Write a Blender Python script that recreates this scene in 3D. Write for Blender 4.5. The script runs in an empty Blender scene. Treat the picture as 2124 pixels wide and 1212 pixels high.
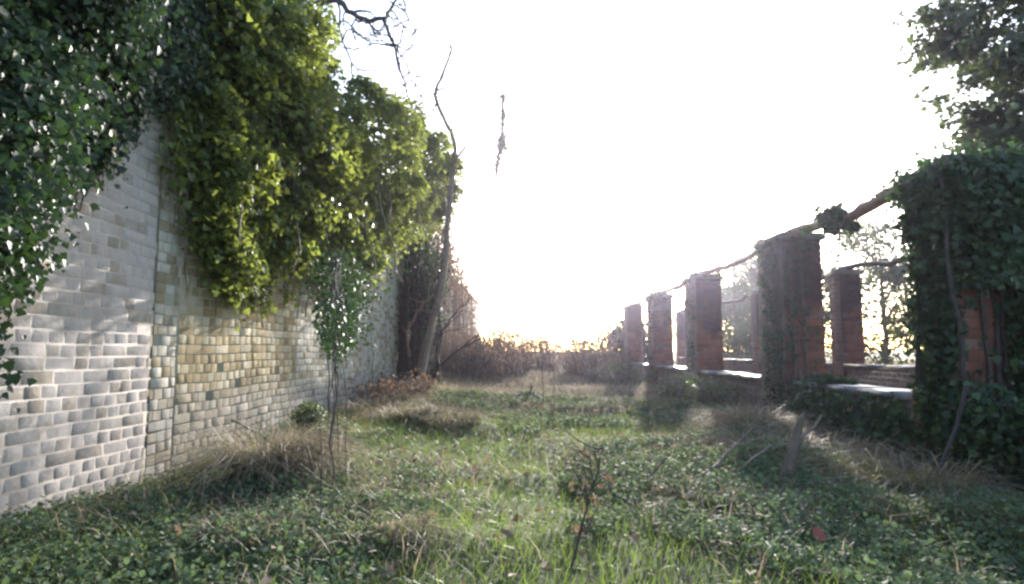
import bpy, math, random
import numpy as np
from mathutils import Vector
R = math.radians
random.seed(7); rng = np.random.default_rng(7)
C = bpy.context.scene.collection
scene = bpy.context.scene

# ---------------------------------------------------------------- camera
H = 0.86; F = 1250.0; VX, VY = 1095.0, 728.0
cam = bpy.data.cameras.new("camera"); co = bpy.data.objects.new("camera", cam); C.objects.link(co)
cam.lens = 36 * F / 2124; cam.sensor_width = 36; cam.clip_start = 0.05; cam.clip_end = 2000
co.location = (0, 0, H)
PITCH = math.atan((VY - 606) / F); YAW = math.atan((VX - 1062) / F)
co.rotation_euler = (R(90) + PITCH, 0, YAW)
scene.camera = co
# ---------------------------------------------------------------- sky and sun
SUN_EL, SUN_AZ = 15.0, 12.0          # azimuth measured to the right of the wall line (+Y)
w = bpy.data.worlds.new("World"); scene.world = w; w.use_nodes = True
nt = w.node_tree; bg = nt.nodes["Background"]; sky = nt.nodes.new("ShaderNodeTexSky")
sky.sky_type = 'NISHITA'; sky.sun_disc = False; sky.sun_elevation = R(SUN_EL); sky.sun_rotation = R(SUN_AZ)
sky.dust_density = 1.3; sky.air_density = 0.9; sky.ozone_density = 1.3
nt.links.new(sky.outputs[0], bg.inputs[0]); bg.inputs[1].default_value = 0.15
sl = bpy.data.lights.new("sun", 'SUN'); sl.energy = 3.6; sl.angle = R(1.2); sl.color = (1, 0.955, 0.92)
so = bpy.data.objects.new("sun", sl); C.objects.link(so)
sdir = Vector((math.sin(R(SUN_AZ)) * math.cos(R(SUN_EL)), math.cos(R(SUN_AZ)) * math.cos(R(SUN_EL)), math.sin(R(SUN_EL))))
so.rotation_euler = sdir.to_track_quat('Z', 'Y').to_euler(); so.location = (4, 8, 8)
vs = scene.view_settings
vs.view_transform = 'Standard'; vs.look = 'None'; vs.gamma = 1; vs.exposure = 2.0
scene.cycles.use_denoising = True
scene.cycles.max_bounces = 6; scene.cycles.volume_bounces = 0
scene.cycles.filter_width = 2.6
scene.cycles.use_adaptive_sampling = True

# ---------------------------------------------------------------- helpers
_cp, _sp, _cy, _sy = math.cos(PITCH), math.sin(PITCH), math.cos(YAW), math.sin(YAW)
def P(px, py, Y):
    """point at forward distance Y seen at photo pixel px, py"""
    a, b = (px - 1062) / F, (606 - py) / F
    fy, fz = _cp - b * _sp, _sp + b * _cp
    x, y = a * _cy - fy * _sy, a * _sy + fy * _cy
    return Vector((x / y * Y, Y, H + fz / y * Y))

def link(name, me, m=None, parent=None):
    o = bpy.data.objects.new(name, me); C.objects.link(o)
    if m: me.materials.append(m)
    if parent: o.parent = parent
    return o
def tag(o, label, cat, group=None):
    o["label"] = label; o["category"] = cat
    if group: o["group"] = group
    return o
def thing(name, label, cat, loc=(0, 0, 0), group=None):
    o = bpy.data.objects.new(name, None); C.objects.link(o)
    o.empty_display_size = 0.1
    o.location = loc
    return tag(o, label, cat, group)
def mesh_np(name, v, f, rnd=None, m=None, parent=None, smooth=False, origin=(0, 0, 0)):
    """v (N,3), f (M,k) arrays -> one mesh object; coordinates are world, parent offset removed"""
    v = np.asarray(v, dtype=np.float32); f = np.asarray(f, dtype=np.int32)
    off = np.array(parent.location if parent is not None else origin, dtype=np.float32)
    if parent is not None and parent.parent is not None: off = off + np.array(parent.parent.location, dtype=np.float32)
    v = v - off
    me = bpy.data.meshes.new(name)
    k = f.shape[1]
    me.vertices.add(len(v)); me.vertices.foreach_set("co", v.ravel())
    me.loops.add(f.size); me.loops.foreach_set("vertex_index", f.ravel())
    me.polygons.add(len(f)); me.polygons.foreach_set("loop_start", np.arange(0, f.size, k, dtype=np.int32))
    me.polygons.foreach_set("loop_total", np.full(len(f), k, dtype=np.int32))
    if smooth: me.polygons.foreach_set("use_smooth", np.ones(len(f), dtype=bool))
    me.update(calc_edges=True)
    if rnd is not None:
        a = me.attributes.new("rnd", 'FLOAT', 'POINT'); a.data.foreach_set("value", np.asarray(rnd, dtype=np.float32))
    o = link(name, me, m, parent)
    if parent is None: o.location = origin
    return o

class MB:
    def __init__(s): s.v = []; s.f = []; s.r = []
    def quad_strip(s, rings, closed=True, cap=True, rnd=0.5):
        b = len(s.v); n = len(rings[0])
        for r in rings: s.v += [tuple(p) for p in r]; s.r += [rnd] * n
        for i in range(len(rings) - 1):
            for j in range(n):
                k = (j + 1) % n
                s.f.append((b + i*n + j, b + i*n + k, b + (i+1)*n + k, b + (i+1)*n + j))
    def tube(s, pts, rad, sides=6, rnd=None):
        pts = [Vector(p) for p in pts]; n = len(pts)
        if rnd is None: rnd = random.random()
        if not hasattr(rad, '__len__'): rad = [rad] * n
        up = Vector((0.31, 0.17, 0.93)); rings = []
        for i, p in enumerate(pts):
            t = (pts[min(i+1, n-1)] - pts[max(i-1, 0)])
            if t.length < 1e-9: t = Vector((0, 0, 1))
            t.normalize()
            a = t.cross(up)
            if a.length < 0.05: a = t.cross(Vector((1, 0, 0)))
            a.normalize(); b = t.cross(a)
            rings.append([p + (a * math.cos(q) + b * math.sin(q)) * rad[i] for q in [2*math.pi*k/sides for k in range(sides)]])
        s.quad_strip(rings, rnd=rnd)
        for idx, rev in ((0, False), (n-1, True)):     # close ends with a collapsed ring
            base = len(s.v) - n*sides + idx*sides
            c = len(s.v); s.v.append(tuple(pts[idx])); s.r.append(rnd)
            for k in range(0, sides, 2):
                a1, b1, c1 = base + k, base + (k+1) % sides, base + (k+2) % sides
                s.f.append((c, a1, b1, c1))
            # keep arithmetic right for the second cap
            if idx == 0:
                # move: record offset so second cap base is correct
                s.v.append(s.v.pop(c)); 
                self_fix = True
                n_extra = 1
                base_fix = base
                s._b0 = base
                nb = base + (n-1)*sides
                c2 = len(s.v); s.v.append(tuple(pts[-1])); s.r.append(rnd)
                for k in range(0, sides, 2):
                    s.f.append((c2, nb + k, nb + (k+1) % sides, nb + (k+2) % sides))
                break
    def box(s, x0, y0, z0, x1, y1, z1, j=0.0, rnd=0.5):
        b = len(s.v)
        for z in (z0, z1):
            for x, y in ((x0, y0), (x1, y0), (x1, y1), (x0, y1)):
                s.v.append((x + random.uniform(-j, j), y + random.uniform(-j, j), z + random.uniform(-j, j))); s.r.append(rnd)
        for q in ((0,3,2,1), (4,5,6,7), (0,1,5,4), (1,2,6,5), (2,3,7,6), (3,0,4,7)):
            s.f.append(tuple(b + i for i in q))
    def build(s, name, m, parent=None, smooth=False, origin=(0, 0, 0)):
        return mesh_np(name, np.array(s.v), np.array(s.f), np.array(s.r), m, parent, smooth, origin)

def vnoise(x, y, sc, seed=0):
    """smooth 2D value noise in 0..1"""
    x = np.asarray(x, dtype=float) / sc; y = np.asarray(y, dtype=float) / sc
    xi, yi = np.floor(x), np.floor(y); fx, fy = x - xi, y - yi
    fx = fx*fx*(3-2*fx); fy = fy*fy*(3-2*fy)
    def h(a, b):
        t = np.sin(a*127.1 + b*311.7 + seed*74.7) * 43758.5453
        return t - np.floor(t)
    return (h(xi, yi)*(1-fx) + h(xi+1, yi)*fx)*(1-fy) + (h(xi, yi+1)*(1-fx) + h(xi+1, yi+1)*fx)*fy
MOUNDS = [(-2.3, 10.5, .9, 1.6, .20), (-1.7, 8.2, .7, .8, .16), (-1.0, 6.7, .6, .45, .13), (-.3, 9.5, .8, .6, .10), (2.1, 6.1, .45, .8, .16), (2.3, 8.7, .5, 1.0, .10),
          (1.9, 4.4, .5, .5, .10), (-1.7, 5.6, .5, .5, .12), (-1.2, 2.7, .3, .25, .07), (-.5, 2.65, .35, .22, .07), (.6, 12, 1.3, .7, .12), (2.6, 3.0, .7, .5, .08), (-2.4, 14, 1, 2.5, .3), (-.1, 17, 1.8, 2.5, .15)]
def gz(x, y):
    x = np.asarray(x, dtype=float); y = np.asarray(y, dtype=float)
    z = (vnoise(x, y, 1.3, 1) - .5) * .12 + (vnoise(x, y, .45, 2) - .5) * .06 + (vnoise(x, y, .17, 3) - .5) * .025
    z = z * np.clip(1 - (np.abs(x) - 4) / 4, .3, 1)
    for mx, my, sx, sy, h in MOUNDS:
        z = z + h * np.exp(-((x-mx)/sx)**2 - ((y-my)/sy)**2)
    return z
def gzf(x, y): return float(gz(x, y))

# ---------------------------------------------------------------- materials
def mat(name):
    m = bpy.data.materials.new(name); m.use_nodes = True; n = m.node_tree.nodes; l = m.node_tree.links
    return m, n, l, n["Principled BSDF"], n["Material Output"]
def ramp(n, stops):
    r = n.new("ShaderNodeValToRGB"); e = r.color_ramp.elements
    e[0].position, e[0].color = stops[0][0], (*stops[0][1], 1)
    e[1].position, e[1].color = stops[-1][0], (*stops[-1][1], 1)
    for p, c in stops[1:-1]:
        k = e.new(p); k.color = (*c, 1)
    return r
def noise(n, l, sc, det=4, rough=.6, coord=None, vec=None):
    t = n.new("ShaderNodeTexNoise"); t.inputs["Scale"].default_value = sc; t.inputs["Detail"].default_value = det; t.inputs["Roughness"].default_value = rough
    if vec is not None: l.new(vec, t.inputs["Vector"])
    return t
def world_pos(n): return n.new("ShaderNodeNewGeometry").outputs["Position"]
def mix(n, l, a, b, fac, mode='MIX'):
    x = n.new("ShaderNodeMix"); x.data_type = 'RGBA'; x.blend_type = mode
    for s, val in ((x.inputs[6], a), (x.inputs[7], b)):
        if isinstance(val, tuple): s.default_value = (*val, 1)
        else: l.new(val, s)
    if isinstance(fac, (int, float)): x.inputs[0].default_value = fac
    else: l.new(fac, x.inputs[0])
    return x.outputs[2]
def mathn(n, l, op, a, b=None, clamp=False):
    x = n.new("ShaderNodeMath"); x.operation = op; x.use_clamp = clamp
    for i, val in enumerate((a, b)):
        if val is None: continue
        if isinstance(val, (int, float)): x.inputs[i].default_value = val
        else: l.new(val, x.inputs[i])
    return x.outputs[0]
def maprange(n, l, v, a, b, c=0, d=1):
    x = n.new("ShaderNodeMapRange"); l.new(v, x.inputs[0])
    for i, q in enumerate((a, b, c, d)): x.inputs[i+1].default_value = q
    return x.outputs[0]

def foliage_mat(name, stops, rough=.45, trans=.3, tcol=(.25, .35, .05), nsc=1.2, spec=.5):
    m, n, l, p, out = mat(name)
    at = n.new("ShaderNodeAttribute"); at.attribute_name = "rnd"
    nz = noise(n, l, nsc, 2, .5, vec=world_pos(n))
    s = mathn(n, l, 'ADD', mathn(n, l, 'MULTIPLY', at.outputs["Fac"], .65), mathn(n, l, 'MULTIPLY', nz.outputs[0], .5))
    r = ramp(n, stops); l.new(mathn(n, l, 'SUBTRACT', s, .08), r.inputs[0])
    l.new(r.outputs[0], p.inputs["Base Color"]); p.inputs["Roughness"].default_value = rough
    p.inputs["Specular IOR Level"].default_value = spec
    t = n.new("ShaderNodeBsdfTranslucent")
    l.new(mix(n, l, r.outputs[0], tcol, .45), t.inputs[0])
    ms = n.new("ShaderNodeMixShader"); ms.inputs[0].default_value = trans
    l.new(p.outputs[0], ms.inputs[1]); l.new(t.outputs[0], ms.inputs[2]); l.new(ms.outputs[0], out.inputs[0])
    return m
def simple_mat(name, stops, sc=8, rough=.85, bump=.3, bsc=40, attr=True):
    m, n, l, p, out = mat(name)
    wp = world_pos(n); nz = noise(n, l, sc, 5, .65, vec=wp)
    if attr:
        at = n.new("ShaderNodeAttribute"); at.attribute_name = "rnd"
        s = mathn(n, l, 'ADD', mathn(n, l, 'MULTIPLY', at.outputs["Fac"], .35), mathn(n, l, 'MULTIPLY', nz.outputs[0], .8)); s = mathn(n, l, 'SUBTRACT', s, .08)
    else: s = nz.outputs[0]
    r = ramp(n, stops); l.new(s, r.inputs[0]); l.new(r.outputs[0], p.inputs["Base Color"])
    p.inputs["Roughness"].default_value = rough
    if bump:
        b = n.new("ShaderNodeBump"); b.inputs["Strength"].default_value = bump; b.inputs["Distance"].default_value = .01
        l.new(noise(n, l, bsc, 5, .7, vec=wp).outputs[0], b.inputs["Height"]); l.new(b.outputs[0], p.inputs["Normal"])
    return m
def brick_mat(name, stops=None, side_light=0, soot=0, foot_shade=0, wvar=.22, wash=(.62, .58, .56), washlo=.5, washhi=.62, washsc=2.2, stain=(.09, .075, .06), stlo=.56, sthi=.75, stsc=1.3, rough=.9, stamt=.8):
    m, n, l, p, out = mat(name)
    wp = world_pos(n)
    at = n.new("ShaderNodeAttribute"); at.attribute_name = "rnd"
    fine = noise(n, l, 28, 5, .7, vec=wp); mid = noise(n, l, 6, 4, .65, vec=wp)
    s = mathn(n, l, 'ADD', mathn(n, l, 'MULTIPLY', at.outputs["Fac"], .7), mathn(n, l, 'MULTIPLY', mid.outputs[0], .35))
    r = ramp(n, stops); l.new(s, r.inputs[0])
    c = mix(n, l, r.outputs[0], (.5, .5, .5), mathn(n, l, 'MULTIPLY', fine.outputs[0], .35), 'OVERLAY')
    pit = noise(n, l, 45, 4, .75, vec=wp)
    # limewash with ragged edge
    wn = noise(n, l, washsc, 7, .7, vec=wp)
    wv = mathn(n, l, 'ADD', wn.outputs[0], mathn(n, l, 'MULTIPLY', mathn(n, l, 'SUBTRACT', at.outputs["Fac"], .5), wvar))
    wf = maprange(n, l, wv, washlo, washhi)
    wc = mix(n, l, wash, tuple(q*.7 for q in wash), mid.outputs[0])
    c = mix(n, l, c, wc, wf)
    c = mix(n, l, c, (.11, .09, .07), maprange(n, l, pit.outputs[0], .60, .72, 0, .55))
    # dark algae / soot stain
    mp = n.new("ShaderNodeMapping"); mp.inputs["Scale"].default_value = (1, 1, .45); l.new(wp, mp.inputs[0])
    sn = noise(n, l, stsc, 6, .65, vec=mp.outputs[0])
    c = mix(n, l, c, stain, mathn(n, l, 'MULTIPLY', maprange(n, l, sn.outputs[0], stlo, sthi), stamt))
    if soot or foot_shade: sz = n.new("ShaderNodeSeparateXYZ"); l.new(wp, sz.inputs[0])
    if foot_shade:  # shade along the wall foot, painted into the colour by height
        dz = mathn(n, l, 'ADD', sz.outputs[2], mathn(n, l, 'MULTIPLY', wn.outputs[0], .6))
        c = mix(n, l, c, (.25, .23, .21), maprange(n, l, dz, .95, .70, 0, foot_shade))
    if side_light:  # sky light on the path-facing sides, painted in as a paler brick tone
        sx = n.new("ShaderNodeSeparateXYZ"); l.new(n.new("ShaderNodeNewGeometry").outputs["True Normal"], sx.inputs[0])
        lf = mathn(n, l, 'MULTIPLY', maprange(n, l, sx.outputs[0], -.35, -.8), maprange(n, l, mid.outputs[0], .32, .6, .35, side_light))
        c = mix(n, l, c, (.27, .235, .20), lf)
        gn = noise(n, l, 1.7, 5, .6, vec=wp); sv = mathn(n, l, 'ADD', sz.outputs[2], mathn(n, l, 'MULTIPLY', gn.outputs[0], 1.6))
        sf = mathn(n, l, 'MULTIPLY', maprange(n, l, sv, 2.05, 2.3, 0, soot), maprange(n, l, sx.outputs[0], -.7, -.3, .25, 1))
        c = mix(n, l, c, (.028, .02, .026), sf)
    l.new(c, p.inputs["Base Color"]); p.inputs["Roughness"].default_value = rough; p.inputs["Specular IOR Level"].default_value = .06
    b = n.new("ShaderNodeBump"); b.inputs["Strength"].default_value = .8; b.inputs["Distance"].default_value = .006
    grit = noise(n, l, 90, 3, .7, vec=wp)
    hh = mathn(n, l, 'ADD', mathn(n, l, 'ADD', fine.outputs[0], mathn(n, l, 'MULTIPLY', grit.outputs[0], .5)), mathn(n, l, 'MULTIPLY', mid.outputs[0], 1.5))
    l.new(hh, b.inputs["Height"]); l.new(b.outputs[0], p.inputs["Normal"])
    return m

M = {}
M['white_brick'] = brick_mat("limewashed_brick", foot_shade=.45, wvar=.36, stops=[(0, (.24, .19, .15)), (.4, (.32, .28, .22)), (.7, (.38, .34, .27)), (1, (.30, .24, .20))], wash=(.50, .445, .40), washlo=.33, washhi=.50, washsc=5, stlo=.48, sthi=.80, stamt=.6)
M['white_mortar'] = brick_mat("limewashed_mortar", foot_shade=.45, stops=[(0, (.33, .31, .28)), (1, (.42, .40, .37))], wash=(.47, .44, .41), washlo=.35, washhi=.5, stlo=.48, sthi=.8, stamt=.6)
M['pale_brick'] = brick_mat("pale_weathered_brick", foot_shade=.5, wvar=.45, stops=[(0, (.20, .16, .10)), (.4, (.33, .27, .17)), (.7, (.42, .35, .23)), (1, (.30, .24, .16))], wash=(.56, .51, .42), washlo=.36, washhi=.56, washsc=4, stlo=.50, sthi=.74, stsc=2.2, stamt=.7)
M['yellow_brick'] = brick_mat("yellow_stock_brick", foot_shade=.6, wvar=.4, stops=[(0, (.15, .105, .05)), (.3, (.30, .235, .135)), (.65, (.41, .33, .19)), (1, (.32, .245, .14))], wash=(.54, .48, .35), washlo=.44, washhi=.66, washsc=5.0, stlo=.50, sthi=.78, stamt=.6)
M['yellow_mortar'] = brick_mat("lime_mortar", foot_shade=.6, stops=[(0, (.38, .34, .25)), (1, (.54, .49, .38))], wash=(.58, .53, .42), washlo=.5, washhi=.65, stlo=.50, sthi=.78, stamt=.6)
RS = dict(wash=(.25, .19, .17), washlo=.60, washhi=.75, washsc=4, stain=(.04, .028, .032), stlo=.52, sthi=.66, stsc=1.1, stamt=.7)
RB = [(0, (.08, .036, .03)), (.35, (.155, .062, .045)), (.7, (.23, .092, .06)), (1, (.14, .066, .057))]
M['red_brick'] = brick_mat("dark_red_brick", RB, side_light=.85, soot=.75, **RS)
M['rear_brick'] = brick_mat("rear_red_brick", RB, side_light=.2, soot=.85, **RS)
M['red_mortar'] = brick_mat("dirty_mortar", [(0, (.12, .085, .07)), (1, (.19, .14, .115))], side_light=.7, soot=.85, **RS)
M['cap'] = simple_mat("mossy_cap_stone", [(.2, (.05, .045, .035)), (.6, (.13, .12, .08)), (.9, (.2, .19, .15))], 6, .8, .6, 25)
m, n, l, p, out = mat("wet_slate_coping")
nz = noise(n, l, 5, 5, .7, vec=world_pos(n)); r = ramp(n, [(.3, (.10, .10, .11)), (.55, (.22, .22, .23)), (.75, (.38, .38, .37))]); l.new(nz.outputs[0], r.inputs[0]); l.new(r.outputs[0], p.inputs[0])
r2 = ramp(n, [(.35, (.18,)*3), (.65, (.55,)*3)]); l.new(nz.outputs[0], r2.inputs[0]); l.new(r2.outputs[0], p.inputs["Roughness"])
b = n.new("ShaderNodeBump"); b.inputs["Strength"].default_value = .25; b.inputs["Distance"].default_value = .01; l.new(noise(n, l, 20, 4, .6, vec=world_pos(n)).outputs[0], b.inputs["Height"]); l.new(b.outputs[0], p.inputs["Normal"])
M['coping'] = m
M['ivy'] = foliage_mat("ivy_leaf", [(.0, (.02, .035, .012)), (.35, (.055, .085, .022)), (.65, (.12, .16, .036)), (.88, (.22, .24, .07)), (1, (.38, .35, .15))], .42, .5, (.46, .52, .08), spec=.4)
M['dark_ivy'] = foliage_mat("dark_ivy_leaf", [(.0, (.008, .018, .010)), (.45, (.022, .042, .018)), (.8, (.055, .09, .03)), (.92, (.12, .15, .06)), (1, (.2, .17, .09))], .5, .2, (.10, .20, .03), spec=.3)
M['shrub_leaf'] = foliage_mat("shrub_leaf", [(.0, (.02, .028, .016)), (.5, (.045, .065, .03)), (1, (.10, .12, .05))], .5, .25)
M['far_leaf'] = foliage_mat("far_tree_leaf", [(.0, (.03, .04, .035)), (.5, (.06, .075, .055)), (1, (.13, .14, .08))], .6, .25, nsc=.5)
M['pale_leaf'] = foliage_mat("pale_field_bush", [(.0, (.10, .10, .04)), (.5, (.2, .19, .08)), (1, (.32, .28, .14))], .7, .3, nsc=.5)
M['twig_leaf'] = foliage_mat("dead_leaf", [(.0, (.09, .055, .04)), (.5, (.20, .135, .095)), (1, (.38, .28, .2))], .8, .25, (.3, .18, .08))
M['cover'] = foliage_mat("ground_cover_leaf", [(.0, (.025, .045, .024)), (.4, (.075, .11, .06)), (.8, (.165, .21, .125)), (1, (.28, .32, .21))], .75, .3, (.22, .32, .08), spec=.2)
M['grass'] = foliage_mat("green_grass", [(.0, (.035, .06, .016)), (.5, (.095, .14, .032)), (1, (.19, .235, .07))], .5, .4, (.3, .42, .06))
M['straw'] = foliage_mat("dead_grass", [(.0, (.06, .04, .025)), (.45, (.15, .115, .08)), (.8, (.30, .25, .18)), (1, (.56, .50, .40))], .7, .3, (.5, .42, .25))
M['bark'] = simple_mat("grey_brown_bark", [(.2, (.05, .035, .026)), (.5, (.12, .085, .06)), (.8, (.23, .18, .14))], 14, .85, .7, 50)
M['red_bark'] = simple_mat("reddish_bark", [(.2, (.07, .035, .02)), (.5, (.18, .10, .055)), (.8, (.32, .2, .12))], 12, .8, .7, 50)
M['vine'] = simple_mat("old_vine_bark", [(.2, (.14, .065, .045)), (.5, (.29, .155, .11)), (.8, (.42, .28, .21))], 12, .8, .9, 60)
M['dark_stem'] = simple_mat("dark_stem", [(.2, (.02, .015, .014)), (.6, (.055, .04, .035)), (.9, (.12, .09, .07))], 14, .85, .4, 60)
M['wood'] = simple_mat("weathered_wood", [(.2, (.08, .055, .04)), (.5, (.19, .14, .11)), (.8, (.32, .26, .2))], 10, .85, .8, 40)
M['leaf_red'] = simple_mat("rust_leaf", [(.2, (.12, .02, .015)), (.6, (.26, .06, .03)), (.9, (.38, .16, .05))], 10, .7, 0)
# soil / turf sheet
m, n, l, p, out = mat("mossy_ground")
wp = world_pos(n); a = noise(n, l, .9, 5, .6, vec=wp); bn = noise(n, l, 9, 6, .75, vec=wp)
s = mathn(n, l, 'ADD', mathn(n, l, 'MULTIPLY', a.outputs[0], .6), mathn(n, l, 'MULTIPLY', bn.outputs[0], .45))
r = ramp(n, [(.36, (.045, .035, .025)), (.48, (.05, .06, .022)), (.58, (.08, .10, .03)), (.70, (.16, .14, .08))]); l.new(s, r.inputs[0]); l.new(r.outputs[0], p.inputs[0]); p.inputs["Roughness"].default_value = .95
b = n.new("ShaderNodeBump"); b.inputs["Strength"].default_value = 1; b.inputs["Distance"].default_value = .03; l.new(bn.outputs[0], b.inputs["Height"]); l.new(b.outputs[0], p.inputs["Normal"])
M['ground'] = m

# ---------------------------------------------------------------- leaf and blade batches
def unit(v): return v / np.maximum(np.linalg.norm(v, axis=1, keepdims=True), 1e-9)
LEAF = {'ivy': np.array([(0, 0, 0), (-.52, .22, .10), (-.30, .62, .06), (0, 1.0, -.10), (.30, .62, .06), (.52, .22, .10)]),
        'oval': np.array([(0, 0, 0), (-.30, .25, .08), (-.26, .68, .06), (0, 1.0, -.08), (.26, .68, .06), (.30, .25, .08)]),
        'round': np.array([(0, 0, 0), (-.50, .20, .12), (-.44, .75, .08), (0, .95, -.02), (.44, .75, .08), (.50, .20, .12)])}
def leaves(name, pts, size, nrm, tip, m, parent=None, shape='ivy', nj=.6, tj=.7, origin=(0, 0, 0), rbias=0.0):
    N = len(pts); pts = np.asarray(pts, float)
    nrm = unit(np.broadcast_to(np.asarray(nrm, float), (N, 3)) + rng.normal(0, nj, (N, 3)))
    tip = np.broadcast_to(np.asarray(tip, float), (N, 3)) + rng.normal(0, tj, (N, 3))
    tip = unit(tip - nrm * (tip * nrm).sum(1, keepdims=True)); u = np.cross(tip, nrm)
    sz = np.broadcast_to(np.asarray(size, float), (N,)) * np.clip(rng.lognormal(-.12, .38, N), .35, 1.5)
    L = LEAF[shape]
    V = pts[:, None, :] + sz[:, None, None] * (L[None, :, 0:1]*u[:, None, :] + L[None, :, 1:2]*tip[:, None, :] + L[None, :, 2:3]*nrm[:, None, :])
    b = (np.arange(N) * 6)[:, None]
    Fq = np.stack([b + np.array([0, 3, 2, 1]), b + np.array([0, 5, 4, 3])], 1).reshape(-1, 4)
    rnd = np.repeat(np.clip(rng.beta(1.6, 2.2, N) + rbias, 0, 1), 6)
    return mesh_np(name, V.reshape(-1, 3), Fq, rnd, m, parent, False, origin)
def blades(name, pts, az, length, lean, droop, width, m, parent=None, seg=4, origin=(0, 0, 0), rbias=0.0):
    N = len(pts); pts = np.asarray(pts, float)
    d = np.stack([np.cos(az), np.sin(az), np.zeros(N)], 1); side = np.stack([-np.sin(az), np.cos(az), np.zeros(N)], 1)
    # ribbons face random directions
    tw = rng.uniform(-1.2, 1.2, N)[:, None]; side = unit(side * np.cos(tw) + np.array([[0, 0, 1]]) * np.sin(tw) * .4 + d * np.sin(tw))
    Vs = []
    for i in range(seg):
        s = i / (seg - 1)
        if i: d = unit(d + rng.normal(0, .28, (N, 3)) * np.array([1, 1, 0]))
        h = length * (lean * s + .5 * droop * s * s); z = length * (s * (1 - .3*lean) - droop * .95 * s * s)
        c = pts + d * h[:, None]; c[:, 2] += z + rng.normal(0, .035, N) * length * s
        wd = (width * (1 - s) ** .6 * .5 + .0004)[:, None]
        Vs += [c - side * wd, c + side * wd]
    V = np.stack(Vs, 1); K = 2 * seg; b = (np.arange(N) * K)[:, None]
    Fq = np.concatenate([b + np.array([2*i, 2*i+1, 2*i+3, 2*i+2]) for i in range(seg-1)], 0)
    rnd = np.repeat(np.clip(rng.uniform(0, 1, N) + rbias, 0, 1), K)
    return mesh_np(name, V.reshape(-1, 3), Fq, rnd, m, parent, False, origin)

# ---------------------------------------------------------------- ground
def axis(lo, hi, fine_lo, fine_hi, step):
    a = list(np.arange(fine_lo, fine_hi, step)); x = fine_hi; s = step
    while x < hi: a.append(x); s *= 1.22; x += s
    a.append(hi); x = fine_lo; s = step; pre = []
    while x > lo: s *= 1.22; x -= s; pre.append(max(x, lo))
    return np.array(sorted(set(pre + a)))
gx = axis(-400, 400, -2.9, 5.5, .06); gy = axis(-60, 900, 1.2, 16, .07)
X, Y = np.meshgrid(gx, gy); Z = gz(X, Y) * np.clip(1 - (Y - 60) / 60, 0, 1)
nx, ny = len(gx), len(gy)
ii = np.arange(nx*ny).reshape(ny, nx)
Fg = np.stack([ii[:-1, :-1], ii[:-1, 1:], ii[1:, 1:], ii[1:, :-1]], -1).reshape(-1, 4)
g = mesh_np("ground", np.stack([X, Y, Z], -1).reshape(-1, 3), Fg, None, M['ground'], None, True); g["kind"] = "structure"

# ---------------------------------------------------------------- brickwork
def wave(a): return .006*math.sin(a*1.9+1) + .004*math.sin(a*4.3)
def brick_face(mb, o, u, nrm, length, z0, z1, ch=.075, joint=.008, depth=.0014, jit=.003, miss=.0, mixb=.5, z_off=0.0, L=.215):
    """courses of individual bricks on a vertical face. o = start point, u = horizontal unit, nrm = outward unit"""
    u = np.array(u, float); nrm = np.array(nrm, float); o = np.array(o, float); z = z0 + z_off; k = 0
    while z < z1 - .03:
        hz = min(ch, z1 - z) - joint
        head = random.random() < mixb
        s = 0.0 if k % 2 == 0 else -L * .25 if head else -L*.5
        while s < length:
            bl = (L * .5 if (head or random.random() < .25) else L) + random.uniform(-.008, .008)
            a, b = max(s, 0), min(s + bl - joint, length)
            s += bl
            if b - a < .02 or random.random() < miss: continue
            pr = random.uniform(-jit, jit); c = random.uniform(.005, .011)
            zz0, zz1 = z + random.uniform(-.0025, .0025), z + hz + random.uniform(-.0025, .0025)
            rn = random.random()
            base = len(mb.v)
            for (aa, bb, c0, c1, dd) in ((a, b, zz0, zz1, -depth - .001), (a + c, b - c, zz0 + c, zz1 - c, pr)):
                for (q, zq) in ((aa, c0), (bb, c0), (bb, c1), (aa, c1)):
                    pnt = o + u * (q + random.uniform(-.002, .002)) + nrm * (dd + (random.uniform(-.002, .002) if dd > -depth else 0))
                    mb.v.append((pnt[0], pnt[1], zq + wave(pnt[1] + z*.7) + random.uniform(-.0025, .0025))); mb.r.append(rn)
            mb.f.append(tuple(base + i for i in (4, 5, 6, 7)))
            for i in range(4):
                j = (i + 1) % 4; mb.f.append((base + i, base + j, base + 4 + j, base + 4 + i))
        z += ch; k += 1
WX = -2.60
SPLIT = 4.08
wall = thing("garden_wall", "tall old brick garden wall running along the left side of the overgrown path", "wall", (WX, 4, 0))
WT = 3.3
mb = MB(); brick_face(mb, (WX + .012, -1.0, 0), (0, 1, 0), (1, 0, 0), SPLIT + 1.0, -.15, WT, mixb=.45, jit=.0007, miss=.003); mb.build("limewashed_brickwork", M['white_brick'], wall)
o_ = [c for c in wall.children if c.name.startswith('limewashed_b')][0]; o_["label"] = "whitewashed near section of brickwork"
mb = MB(); brick_face(mb, (WX, SPLIT + .050, 0), (0, 1, 0), (1, 0, 0), .28, -.15, WT, mixb=.5, jit=.003, miss=.02); mb.build("toothed_joint", M['pale_brick'], wall)
mb = MB(); brick_face(mb, (WX - .004, SPLIT + .36, 0), (0, 1, 0), (1, 0, 0), 2.3, -.15, WT, mixb=.5, jit=.0012, miss=.006, z_off=.02); mb.build("stock_brickwork", M['yellow_brick'], wall)
[c for c in wall.children if c.name.startswith("stock")][0]["label"] = "yellowish unpainted middle section of brickwork"
mb = MB(); brick_face(mb, (WX - .004, SPLIT + .36 + 2.31, 0), (0, 1, 0), (1, 0, 0), 25.7, -.15, WT, mixb=.5, jit=.0012, miss=.004, z_off=.02); fb = mb.build("pale_brickwork", M['pale_brick'], wall); fb["label"] = "pale weathered far section of brickwork"
mb = MB(); mb.box(WX - .33, -1.0, -.3, WX + .0098, SPLIT, WT); mb.build("limewashed_mortar", M['white_mortar'], wall)
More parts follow.
